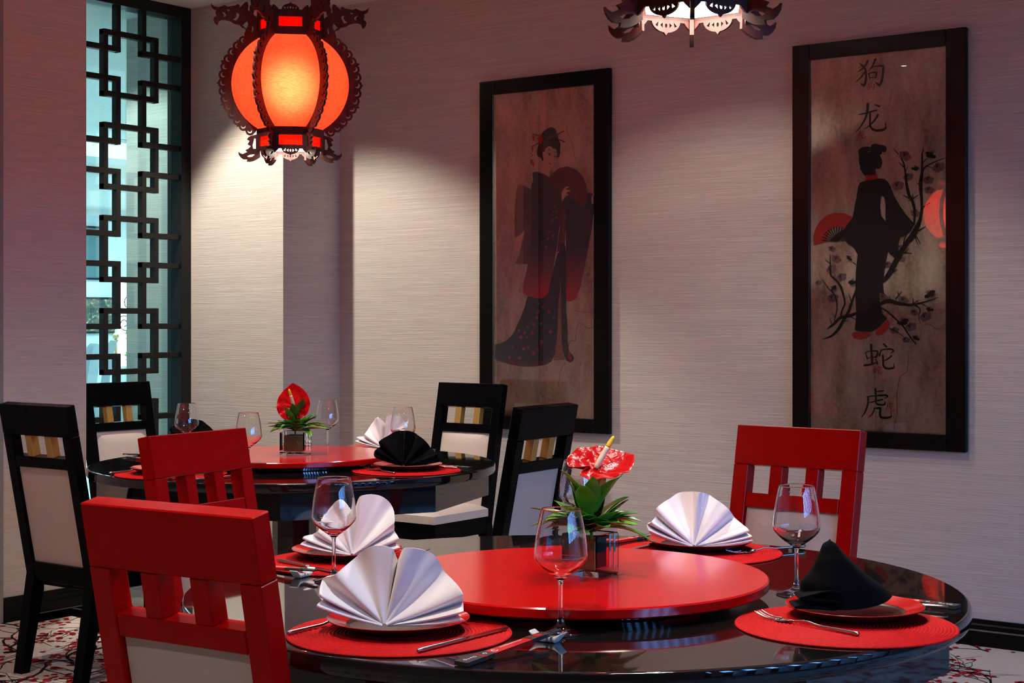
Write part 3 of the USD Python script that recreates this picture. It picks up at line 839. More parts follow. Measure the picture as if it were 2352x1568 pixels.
def b_rest(t):
    n = 21
    x = np.linspace(-1, 1, n)
    top = 0.0105 + 0.0075 * np.abs(x) ** 2.2
    bot = np.where(np.abs(x) < 0.62, 0.0, 0.0 + 0.0150 * (np.maximum(np.abs(x) - 0.62, 0) / 0.38) ** 0.9)
    wy = 0.0095 + 0.002 * np.abs(x)
    loops = []
    for i in range(n):
        a = np.linspace(0, 2 * PI, 16, endpoint=False)
        c, h = (top[i] + bot[i]) / 2, max((top[i] - bot[i]) / 2, 0.0008)
        sq = lambda v: np.sign(v) * np.abs(v) ** 0.55
        z = c + h * sq(np.sin(a)) - 0.0018 * (np.sin(a) > 0.3) * (1 - np.abs(np.cos(a))) * (1 - x[i] ** 2)
        loops.append(np.stack([np.full(16, x[i] * 0.031), wy[i] * sq(np.cos(a)), z], -1))
    v = np.vstack(loops + [[loops[0].mean(0)], [loops[-1].mean(0)]])
    f = []
    for i in range(n - 1):
        for q in range(16):
            s = (q + 1) % 16
            f += [(i * 16 + q, i * 16 + s, (i + 1) * 16 + s), (i * 16 + q, (i + 1) * 16 + s, (i + 1) * 16 + q)]
    for q in range(16):
        s = (q + 1) % 16
        f += [(n * 16, s, q), (n * 16 + 1, (n - 1) * 16 + q, (n - 1) * 16 + s)]
    m = trimesh.Trimesh(v, f, process=False)
    trimesh.repair.fix_normals(m)
    obj("boat", m, "porcelain", t, 50)


def spline(P, k=4):
    from scipy.interpolate import PchipInterpolator
    P = np.array(P, float)
    s = np.r_[0, np.cumsum(np.hypot(*np.diff(P, axis=0).T))]
    return PchipInterpolator(s, P)(np.unique(np.r_[s, np.linspace(0, s[-1], k * len(P))]))


def b_glass(t):
    low = [(0, 0.0), (0.0405, 0.0), (0.0417, 0.0012), (0.0405, 0.0024), (0.030, 0.0052), (0.016, 0.0095), (0.0075, 0.0170), (0.0046, 0.030), (0.0040, 0.050), (0.0040, 0.084), (0.0050, 0.093)]
    out = [(0.0050, 0.093), (0.0105, 0.0985), (0.026, 0.1095), (0.039, 0.1210), (0.0463, 0.1310), (0.0478, 0.1385), (0.0468, 0.153), (0.0435, 0.179), (0.0392, 0.203), (0.0352, 0.2205)]
    inn = [(0.0343, 0.2205), (0.0383, 0.203), (0.0426, 0.179), (0.0459, 0.153), (0.0468, 0.1388), (0.0452, 0.132), (0.0378, 0.1225), (0.0245, 0.1120), (0.0095, 0.1035), (0, 0.1020)]
    prof = np.vstack([spline(low, 5), spline(out, 9)[1:], [(0.0348, 0.2212)], spline(inn, 9)])
    obj("bowl_and_stem", lathe(prof, 168), "clear_glass", t, True)


def napkin(ctrl, lean=0.18, amp=1.0, fine=6, thick=0.0034):
    """A cloth folded into a standing fan: ctrl holds (angle from upright, radius, offset) of each fold about the hub."""
    from scipy.interpolate import PchipInterpolator
    C = np.array(ctrl, float)
    th, R, off = [], [], []
    pr = PchipInterpolator(C[:, 0], C[:, 1])
    for a, b in zip(C[:-1], C[1:]):
        for k in range(fine):
            s = k / fine
            th.append(a[0] + (b[0] - a[0]) * s)
            off.append(a[2] + (b[2] - a[2]) * (0.5 - 0.5 * math.cos(PI * s)))
    th.append(C[-1, 0]); off.append(C[-1, 2])
    th = np.array(th); R = pr(th); off = np.array(off) * amp
    tr = np.radians(th)
    r = np.r_[0.03, 0.10, np.linspace(0.2, 1.0, 15)]
    V = np.zeros((len(th), len(r), 3))
    for j, q in enumerate(r):
        rr = R * q
        sag = 1 + 0.06 * np.sin(PI * q)
        z = 0.0035 + rr * np.maximum(np.cos(tr), 0.02) + 0.016 * q ** 2 * (1 - np.cos(tr))
        V[:, j, 0] = rr * np.sin(tr)
        V[:, j, 1] = off * q ** 0.85 * sag + lean * rr * np.cos(tr) + 0.003 * np.sin(5 * tr + 4 * q)
        V[:, j, 2] = z
    return shell(V, thick)


ORDER = ["nearest", "left", "right", "wall-side"]
CH = {}
SET = [  # name of the place, mat, plate, seat turn, fork, knife, chopsticks, rest, glass
    ("nearest place of the foreground table", (-1.814, 2.136), (-1.832, 2.154), 0, ((-1.956, 2.122), 2), ((-1.672, 2.142), -0.5), ((-1.565, 1.996), -2, True), (-1.565, 2.238), (-1.589, 2.313)),
    ("right-hand place of the foreground table", (-1.205, 2.667), (-1.225, 2.752), 90, ((-1.262, 2.612), 75), ((-1.232, 2.898), 100), ((-1.105, 2.957), 87, False), None, (-1.4255, 2.919)),
    ("wall-side place of the foreground table", (-1.870, 3.300), (-1.890, 3.345), 180, ((-1.742, 3.392), 155), ((-2.005, 3.300), 180), ((-2.100, 3.47), 172, False), None, (-2.105, 3.140)),
    ("left-hand place of the foreground table", (-2.440, 2.690), (-2.484, 2.736), -90, ((-2.470, 2.893), -96), ((-2.440, 2.562), -102), ((-2.605, 2.492), -92, True), (-2.385, 2.484), (-2.291, 2.482)),
    ("nearest place of the far table", (-4.346, 3.850), (-4.372, 3.852), 0, ((-4.50, 3.82), 2), ((-4.195, 3.80), -2), ((-4.10, 3.72), -2, False), None, (-4.126, 4.020)),
    ("right-hand place of the far table", (-3.740, 4.445), (-3.752, 4.465), 90, ((-3.790, 4.345), 68), ((-3.742, 4.570), 98), ((-3.605, 4.650), 92, False), None, (-3.910, 4.624)),
    ("wall-side place of the far table", (-4.351, 5.015), (-4.371, 5.030), 180, ((-4.20, 5.04), 176), ((-4.53, 5.03), 180), ((-4.615, 5.14), 178, False), None, (-4.532, 4.872)),
    ("lattice-side place of the far table", (-4.900, 4.465), (-4.925, 4.47), -90, ((-4.97, 4.305), -60), ((-4.90, 4.62), -90), ((-4.99, 4.20), -100, False), None, (-4.79, 4.325)),
]
for nm, m, p, turn, fk, kn, cs, rs, gl in SET:
    once(CH, "placemat", b_mat, "round woven red placemat at the " + nm, "placemat", (*m, TZ + 0.0005), turn, "round red placemats")
    once(CH, "plate", b_plate, "dark plate with red rim at the " + nm, "plate", (*p, TZ + 0.0042), turn, "red-rimmed plates")
    once(CH, "fork", b_fork, "steel fork at the " + nm, "fork", (*fk[0], TZ + 0.0040), fk[1], "steel forks")
    once(CH, "table_knife", b_knife, "steel table knife at the " + nm, "knife", (*kn[0], TZ + 0.0040), kn[1], "steel knives")
    c = once(CH, "chopstick_packet", b_chop, "chopsticks in a red and black paper sleeve at the " + nm, "chopsticks", (*cs[0], TZ + 0.0010), cs[1], "packeted chopsticks")
    if cs[2]:
        c.GetAttribute("xformOp:translate").Set(Gf.Vec3d(*cs[0], TZ + 0.0012))
        UsdGeom.Xformable(c).AddRotateXOp().Set(3.1)
    if rs:
        once(CH, "chopstick_rest", b_rest, "white porcelain chopstick rest at the " + nm, "chopstick rest", (*rs, TZ + 0.0003), cs[1] + 8, "porcelain chopstick rests")
    once(CH, "wine_glass", b_glass, "empty clear wine glass at the " + nm, "wine glass", (*gl, TZ + 0.0003), 0, "wine glasses")

NZ = TZ + 0.0135
FAN_A = [(-84, 0.118, 0.012), (-79, 0.121, -0.022), (-74, 0.116, 0.018), (-69, 0.122, -0.020), (-61, 0.136, 0.020), (-46, 0.122, -0.012), (-30, 0.126, 0.016), (-10, 0.140, -0.008), (4, 0.135, -0.004), (8, 0.108, 0.030), (15, 0.142, -0.016), (33, 0.146, 0.006), (50, 0.132, 0.022), (70, 0.150, -0.022), (78, 0.140, 0.014), (82, 0.146, -0.030), (86, 0.128, 0.018), (89, 0.146, -0.026)]
FAN_B = [(-82, 0.104, 0.010), (-76, 0.110, -0.020), (-71, 0.117, 0.020), (-64, 0.114, -0.022), (-56, 0.108, 0.018), (-46, 0.124, -0.018), (-30, 0.122, 0.006), (-14, 0.127, 0.022), (0, 0.127, 0.012), (4, 0.130, -0.024), (10, 0.128, -0.004), (18, 0.124, 0.018), (30, 0.120, -0.004), (44, 0.118, -0.012), (58, 0.114, 0.012), (70, 0.124, -0.014), (77, 0.132, -0.026), (81, 0.124, 0.016), (84, 0.136, -0.022), (87, 0.126, 0.016), (89, 0.138, -0.020)]
FAN_C = [(-88, 0.112, 0.020), (-84, 0.118, -0.016), (-80, 0.108, 0.020), (-75, 0.116, -0.018), (-70, 0.100, 0.014), (-58, 0.092, -0.014), (-42, 0.104, 0.012), (-26, 0.118, 0.014), (-12, 0.130, -0.014), (0, 0.096, 0.034), (9, 0.138, -0.020), (26, 0.146, 0.000), (40, 0.136, 0.020), (55, 0.118, -0.016), (66, 0.104, 0.018), (75, 0.112, -0.018), (82, 0.100, 0.016), (88, 0.112, -0.014)]
for hub, turn, F, cl, lab in (((-1.828, 2.112), 30, FAN_A, "napkin_white", "white napkin folded as a fan on the nearest plate"),
                              ((-1.872, 3.285), 32, FAN_B, "napkin_white", "white napkin folded as a fan on the wall-side plate, before the red chair"),
                              ((-2.435, 2.700), 36, FAN_C, "napkin_white", "white napkin folded as a fan on the left-hand plate, behind a wine glass"),
                              ((-4.365, 5.030), 22, FAN_C, "napkin_white", "white napkin folded as a fan on the far table, behind the black napkin"),
                              ((-3.770, 4.462), 36, FAN_B, "napkin_black", "black napkin folded as a fan on the far table's right-hand plate"),
                              ((-4.915, 4.465), 36, FAN_B, "napkin_black", "black napkin on the far table's left plate, behind a wine glass")):
    t = thing("napkin", lab, "napkin", (*hub, NZ), turn, "fan-folded napkins")
    obj("fan_fold", napkin(F), cl, t, 50)


def black_cone():
    """The near black napkin: a stiff fan seen from its back, a steep cone that runs down to a tail."""
    H, n, m = 0.120, 26, 72
    V = np.zeros((n, m, 3))
    a = np.linspace(0, 2 * PI, m, endpoint=False)
    for i, q in enumerate(np.linspace(0, 1, n)):
        q2 = q ** 0.9
        left = np.interp(q, [0, 0.14, 0.3, 0.5, 0.8, 0.95, 1], [-0.064, -0.078, -0.078, -0.058, -0.042, -0.036, -0.026])
        right = np.interp(q, [0, 0.2, 0.5, 0.8, 0.95, 1], [0.094, 0.075, 0.036, 0.002, -0.010, -0.020])
        cx, hx = (left + right) / 2, (right - left) / 2
        hy = np.interp(q, [0, 0.3, 0.7, 0.95, 1], [0.046, 0.044, 0.030, 0.014, 0.006])
        fold = 1 + 0.13 * np.sin(3 * a + 0.5 + 1.2 * q) * (1 - q) + 0.07 * np.sin(5 * a - 1) * (1 - 0.6 * q)
        V[i, :, 0] = cx + hx * np.cos(a) * (1 + (fold - 1) * .35)
        V[i, :, 1] = hy * np.sin(a) * fold
        V[i, :, 2] = H * q2 + 0.003 + 0.016 * (np.abs(V[i, :, 0] + 0.02) / 0.11) ** 3 * (1 - q)
    v = V.reshape(-1, 3)
    f = []
    for i in range(n - 1):
        for q in range(m):
            s = (q + 1) % m
            f += [(i * m + q, i * m + s, (i + 1) * m + s), (i * m + q, (i + 1) * m + s, (i + 1) * m + q)]
    v = np.vstack([v, v[-m:].mean(0) + [0, 0, 0.004], v[:m].mean(0)])
    for q in range(m):
        s = (q + 1) % m
        f += [((n - 1) * m + q, (n - 1) * m + s, n * m), (s, q, n * m + 1)]
    mesh = trimesh.Trimesh(v, f, process=False)
    trimesh.repair.fix_normals(mesh)
    return mesh


def fold_loop(x0, x1, y0, z0, h):
    """A turned-back edge of cloth: a ribbon in a flat S."""
    s = np.linspace(0, 1, 40)
    x = np.where(s < 0.45, x1 + (x0 - x1) * s / 0.45, np.where(s < 0.55, x0, x0 + (x1 - x0) * (s - 0.55) / 0.45))
    z = z0 + h * (0.5 - 0.5 * np.cos(PI * s))
    x = x - 0.008 * np.sin(PI * s) ** 4
    z = z + 0.004 * np.sin(3 * PI * s) * s
    w = np.linspace(-0.030, 0.03, 8)
    V = np.stack([x[:, None] + 0 * w, y0 + w[None] + 0 * x[:, None], np.tile(z[:, None], (1, 8))], -1)
    return shell(V, 0.0028)


t = thing("napkin", "black napkin standing as a peaked cone on the right-hand plate of the foreground table", "napkin", (-1.2440, 2.7380, NZ + 0.008), 36.26)
obj("cone_fold", black_cone(), "napkin_black", t, 60)
obj("turned_edge", cat(fold_loop(-0.088, -0.020, -0.020, 0.003, 0.013), fold_loop(-0.080, -0.012, -0.024, 0.018, 0.017)), "napkin_black", t, 50)

# ------------------------------------------------------------------ vases and flowers
def vase(c, s, h, rz, label):
    t = thing("glass_vase", label, "vase", (*c, TZ + 0.0405), rz)
    o = bx(0, 0, h / 2, s, s, h, 0.003)
    A = Manifold(__import__("manifold3d").Mesh(np.array(o.vertices, np.float32), np.array(o.faces, np.uint32)))
    B = Manifold.cube([s - 0.011, s - 0.011, h], True).translate([0, 0, h / 2 + 0.013])
    obj("cube", A - B, "vase_glass", t, 30)
    return t


def leaf(base, az, tilt, L, W, droop):
    n, m = 12, 5
    s = np.linspace(0, 1, n)
    ang = math.radians(tilt) - droop * s * 1.2
    dx = np.r_[0, np.cumsum(np.cos(ang[:-1]))] * L / n
    dz = np.r_[0, np.cumsum(np.sin(ang[:-1]))] * L / n
    w = W * np.sin(PI * np.clip(0.06 + s * 0.94, 0, 1) ** 0.85) ** 0.8 * (1 - 0.15 * s)
    w[-1] = 0.0004
    u = np.linspace(-1, 1, m)
    V = np.stack([dx[:, None] + 0 * u, w[:, None] * u[None], dz[:, None] + 0.30 * w[:, None] * np.abs(u)[None] ** 1.4 + 0.001 * np.sin(9 * s)[:, None] * u[None]], -1)
    return mv(rot(shell(V, 0.0009), az, [0, 0, 1]), *base)


def spathe(u, v, nrm, at, size):
    """A heart-shaped glossy bract: u across, v to the tip, nrm its face."""
    from scipy.interpolate import PchipInterpolator
    rf = PchipInterpolator([0, 18, 45, 90, 130, 155, 170, 180], np.array([0.096, 0.083, 0.073, 0.066, 0.062, 0.056, 0.042, 0.016]) * size)
    ph = np.linspace(-180, 180, 81)
    R = rf(np.abs(ph))
    q = np.linspace(0.02, 1, 14)
    a = np.radians(ph)
    V = np.zeros((81, 14, 3))
    for j, s in enumerate(q):
        rr = R * s
        hgt = (0.10 * s ** 2 * (0.3 + 0.7 * np.sin(a) ** 2) - 0.05 * s * np.cos(a)) * 0.16 + 0.0022 * np.sin(9 * a + 3 * s) * s * (np.abs(a) > 0.7) + 0.002 * np.sin(7 * s + 2 * np.abs(a))
        V[:, j] = np.array(at) + np.outer(rr * np.sin(a), u) + np.outer(rr * np.cos(a), v) + np.outer(hgt * size, nrm)
    return shell(V, 0.0012)


def unit(v):
    v = np.array(v, float)
    return v / np.linalg.norm(v)


def arrangement(c, zb, h, s, rz, label, flower, face, tip, spad, seed, nleaf):
    """Leaves and one anthurium in a glass cube; flower is where the spadix meets the bract."""
    g = np.random.default_rng(seed)
    t = thing("flower_arrangement", label, "flowers", (*c, zb), 0)
    w = s - 0.026
    o = Manifold.cube([w, w, h - 0.028], True).translate([0, 0, 0.0145 + (h - 0.028) / 2])
    o = o - Manifold.cube([w - 0.004, w - 0.004, h], True).translate([0, 0, 0.0145 + h / 2 + 0.004])
    m = o.to_mesh()
    wrap = rot(trimesh.Trimesh(np.array(m.vert_properties[:, :3]), np.array(m.tri_verts), process=False), rz, [0, 0, 1])
    tag(obj("leaf_wrap", wrap, "wrap_leaf", t), "broad dark leaf lining the vase")
    f = np.array(flower, float)
    P = spline([(0, 0, 0.02), (f[0] * 0.3, f[1] * 0.3, f[2] * 0.5), tuple(f)], 5) if False else np.array([[0, 0, 0.02], [f[0] * .2, f[1] * .2, f[2] * .35], [f[0] * .55, f[1] * .55, f[2] * .7], [f[0], f[1], f[2]]])
    obj("stem", tube(P, 0.0032, 8), "leaf_green", t, True)
    n = unit(face)
    v = unit(np.array(tip) - n * (n @ np.array(tip)))
    u = np.cross(v, n)
    obj("spathe", spathe(u, v, n, f + n * 0.002, 0.98), "spathe_red", t, True)
    d = unit(spad)
    q = np.linspace(0, 1, 16)
    ax = np.cross([0, 0, 1.0], d)
    for nm, a, b, ml in (("spadix", 0.0, 0.66, "spadix_cream"), ("spadix_tip", 0.66, 1.0, "spadix_yellow")):
        q = np.linspace(a, b, 10)
        sp = tube(np.outer(q * 0.074, [0, 0, 1.0]), np.interp(q, [0, 0.2, 0.8, 0.96, 1], [0.0046, 0.0064, 0.0052, 0.0038, 0.0016]), 12)
        sp.apply_transform(trimesh.transformations.rotation_matrix(math.acos(np.clip(d[2], -1, 1)), ax))
        p = obj(nm, mv(sp, *(f + n * 0.004)), ml, t, True)
        if a > 0:
            tag(p, "yellow tip of the spadix")
    for k in range(nleaf):
        q = k / nleaf
        if q < 0.42:
            tilt, L, W, r0 = g.uniform(8, 28), g.uniform(0.095, 0.130), g.uniform(0.018, 0.024), 0.014
        elif q < 0.78:
            tilt, L, W, r0 = g.uniform(32, 56), g.uniform(0.075, 0.10), g.uniform(0.021, 0.029), 0.012
        else:
            tilt, L, W, r0 = g.uniform(62, 82), g.uniform(0.085, 0.125), g.uniform(0.018, 0.024), 0.014
        az = k * 137.5 + g.uniform(-15, 15)
        zb_ = h + 0.002 + g.uniform(0, 0.016) + (0.04 * g.uniform() if q >= 0.78 else 0)
        b = (r0 * math.cos(math.radians(az)), r0 * math.sin(math.radians(az)), zb_)
        mt = "leaf_russet" if k % 11 == 7 else ("leaf_dark" if k % 3 == 1 else "leaf_green")
        p = obj("leaf", leaf(b, az, tilt, L, W, g.uniform(0.2, 0.7)), mt, t, True)
    return t


V1, V2 = (-1.766, 2.676), (-4.245, 4.385)
vase(V1, 0.085, 0.085, 0, "clear glass cube vase on the foreground lazy susan")
vase(V2, 0.098, 0.088, 26, "clear glass cube vase on the far lazy susan")
CR, CF = np.array([0.8064, 0.5914, 0]), np.array([-0.5914, 0.8064, 0])       # to the viewer's right, and away from the viewer
UP = np.array([0, 0, 1.0])
arrangement(V1, TZ + 0.0405, 0.085, 0.085, 0, "red anthurium opening upward over leaves in the foreground vase", tuple(0.012 * CR + 0.005 * CF + 0.212 * UP),
            0.80 * UP - 0.42 * CF - 0.05 * CR, 0.75 * CR + 0.45 * CF + 0.1 * UP, 0.50 * CR + 0.86 * UP + 0.1 * CF, 5, 48)
arrangement(V2, TZ + 0.0405, 0.088, 0.098, 26, "upright red anthurium facing the room in the far vase", tuple(-0.004 * CR - 0.01 * CF + 0.182 * UP),
            -0.92 * CF + 0.2 * UP - 0.1 * CR, UP - 0.12 * CR, 0.9 * UP - 0.30 * CF - 0.22 * CR, 11, 38)

# traced shapes of the two prints, in half millimetres from the lower left corner of the paper
ART1 = [
    ('bow','bow','p',[[(299,2325),(328,2332),(369,2322),(427,2295),(472,2272),(476,1906),(476,1808),(468,1528),(427,1523),(265,1531),(315,1612),(344,1732),(386,1871),(340,1829),(274,1796),(261,1815),(257,1949),(255,1954),(265,2122),(282,2262)]]),
    ('bow_inner','bow2','p',[[(369,2320),(427,2293),(472,2270),(476,1906),(476,1808),(460,1528),(369,1530),(369,1731),(390,1871),(369,1878)]]),
    ('skirt','black','p',[[(423,1211),(386,1097),(328,977),(261,856),(211,795),(152,754),(77,726),(9,715),(10,564),(102,537),(219,512),(328,497),(493,498),(639,516),(712,553),(756,620),(772,726),(788,878),(800,1155),(820,1270),(824,1600),(792,1640),(728,1437),(676,1239),(574,1187)]]),
    ('hem','maroon','p',[[(9,576),(10,564),(102,537),(219,512),(328,497),(493,498),(639,516),(712,553),(756,620),(772,726),(728,626),(656,572),(493,543),(286,545),(102,563)]]),
    ('under_skirt','tan','p',[[(820,1266),(832,1187),(836,1023),(836,825),(856,641),(884,569),(736,567),(760,620),(776,726),(796,957),(800,1155)]]),
    ('sleeve','grad','p',[[(884,2187),(1148,2201),(1171,2210),(1210,2192),(1220,2146),(1219,2081),(1214,2006),(1187,1831),(1133,1579),(1093,1411),(1054,1268),(1015,1190),(975,1157),(928,1148),(895,1153),(896,1401),(884,2058)]]),
    ('kimono','grad','p',[[(483,2433),(513,2448),(566,2440),(696,2383),(680,2342),(848,2225),(844,2140),(824,2104),(819,1894),(816,1929),(804,1831),(784,1693),(752,1562),(728,1437),(696,1305),(676,1232),(607,1183),(574,1177),(493,1191),(419,1205),(373,1232),(363,1275),(373,1342),(410,1456),(427,1523),(468,1675),(472,2075),(468,2313),(493,2359)]]),
    ('lapel','maroon','p',[[(824,2104),(844,2140),(884,2187),(888,2062),(887,1892),(888,1861),(876,1720),(820,1722),(804,1640),(784,1640),(796,1745),(816,1863)]]),
    ('sash','brown','p',[[(864,2059),(887,2058),(888,1979),(876,1723),(824,1731),(848,1862)]]),
    ('panel','maroonb','p',[[(820,1725),(876,1723),(892,1637),(892,1401),(892,1033),(904,957),(908,760),(928,655),(968,623),(985,590),(975,561),(936,547),(896,569),(856,648),(840,759),(832,1088),(832,1171),(828,1336),(804,1587)]]),
    ('shoe','dred','p',[[(920,662),(952,636),(964,597),(948,560),(912,589)]]),
    ('face','skin','p',[[(631,2644),(656,2682),(680,2697),(716,2694),(740,2670),(768,2675),(784,2640),(788,2607),(776,2568),(760,2523),(728,2479),(704,2457),(696,2441),(704,2384),(607,2423),(574,2448),(603,2486),(617,2525),(619,2578),(609,2625),(613,2658)]]),
    ('collar','tan','p',[[(542,2453),(607,2433),(696,2388),(700,2427),(694,2449),(728,2442),(740,2419),(712,2400),(698,2380),(566,2438)]]),
    ('hair','black','p',[[(566,2724),(542,2662),(542,2616),(566,2591),(587,2587),(603,2559),(615,2525),(621,2565),(611,2618),(615,2657),(633,2633),(647,2669),(680,2692),(716,2688),(740,2662),(764,2667),(783,2647),(788,2594),(772,2557),(804,2577),(820,2605),(826,2704),(804,2758),(780,2792),(780,2832),(760,2863),(720,2879),(672,2870),(623,2843),(591,2809),(603,2738)]]),
    ('hair_band','brown','p',[[(631,2756),(688,2799),(760,2817),(804,2804),(800,2771),(736,2772),(656,2751)]]),
    ('hair_pin','brown','s',[[(484,2832,9),(574,2800,11)],[(480,2703,9),(566,2731,11)],[(796,2805,11),(866,2829,12)],[(816,2749,11),(880,2720,12)]]),
    ('hair_ornament','red','s',[[(499,2802,33),(501,2775,23),(503,2760,3)],[(574,2797,13),(591,2766,47),(578,2733,27)],[(538,2783,5),(574,2770,27)],[(578,2820,5),(587,2793,20)],[(489,2686,23),(491,2646,5)],[(472,2570,8),(471,2554,23),(475,2530,4)],[(497,2545,8),(499,2522,23),(501,2500,4)]]),
    ('hair_bead','black','s',[[(475,2639,9),(475,2638,9)],[(490,2616,12),(491,2614,12)],[(472,2604,9),(473,2603,9)],[(493,2562,7),(494,2561,7)]]),
    ('eye','black','s',[[(670,2627,3),(696,2620,8),(716,2613,3)],[(696,2609,16),(701,2607,16)],[(748,2591,3),(764,2588,7),(784,2582,3)],[(763,2584,13),(767,2582,13)],[(672,2661,2),(700,2656,6),(724,2643,2)],[(759,2626,2),(772,2631,5),(784,2627,2)]]),
    ('mouth','red','s',[[(693,2526,4),(706,2515,16),(720,2512,4)]]),
    ('fan','fanred','p',[[(676,2343),(704,2388),(736,2419),(776,2443),(816,2464),(856,2471),(896,2477),(936,2470),(975,2458),(1019,2439),(1054,2411),(1090,2373),(1113,2333),(1133,2293),(1142,2260),(1147,2195),(1136,2117),(1121,2059),(1031,2122),(928,2179),(816,2243)]]),
    ('hand','skin','p',[[(844,2222),(864,2254),(892,2276),(934,2281),(928,2269),(896,2259),(900,2249),(953,2242),(948,2232),(912,2227),(906,2216),(908,2206),(930,2200),(924,2192),(896,2190),(872,2162),(850,2138),(843,2183)]]),
    ('hand','skin','p',[[(1203,2173),(1221,2185),(1221,2094),(1204,2095),(1199,2140)]]),
    ('crack','crack','s',[[(1222,902,3),(1164,885,5),(1117,911,4),(1062,931,3),(1035,911,4),(1019,833,4),(1007,761,5),(960,760,4),(928,708,5),(916,681,3)],[(904,556,3),(856,509,4),(832,463,3),(816,364,3),(808,318,2)],[(1222,1022,2),(1187,1041,3),(1093,1045,3),(1007,1055,3),(968,990,2)]]),
    ('crack','crack','s',[[(856,2919,2),(896,2876,3),(928,2795,3),(960,2741,3),(983,2661,3),(1007,2541,2)]]),
]
MAPLES = [(772,2080,23,'r'),(748,2038,23,'r'),(788,2040,15,'o'),(724,2063,10,'o'),(740,2009,19,'o'),(788,1981,23,'r'),(736,1950,30,'r'),(800,1944,15,'o'),(896,2404,26,'f'),(824,2394,23,'f'),(1003,2358,29,'f'),(1035,2305,26,'f'),(1062,2257,23,'f'),(1082,2198,26,'f'),(1019,2181,26,'f'),(968,2301,20,'f'),(936,2349,20,'f'),(728,1870,12,'o'),(700,1837,23,'r'),(748,1806,30,'r'),(688,1775,23,'o'),(664,1693,25,'o'),(740,1625,13,'o'),(583,1526,13,'o'),(696,1507,23,'o'),(550,1470,23,'o'),(656,1468,15,'o'),(452,1418,23,'o'),(554,1350,17,'o'),(736,1311,20,'f'),(784,1284,23,'f'),(700,1186,30,'f'),(764,1188,26,'f'),(570,1126,23,'o'),(627,1096,23,'r'),(570,1050,33,'r'),(696,1043,33,'r'),(550,993,33,'r'),(756,993,26,'r'),(513,920,33,'r'),(603,930,25,'o'),(484,943,17,'o'),(435,890,25,'o'),(328,863,28,'o'),(398,839,28,'r'),(493,830,37,'r'),(627,857,30,'f'),(716,854,43,'r'),(353,786,40,'r'),(431,796,19,'o'),(611,754,40,'r'),(253,691,28,'r'),(173,686,27,'d'),(386,679,35,'r'),(443,686,30,'r'),(295,668,27,'d'),(513,637,40,'r'),(566,664,33,'f'),(211,589,40,'r'),(336,588,40,'r'),(439,589,33,'d')]
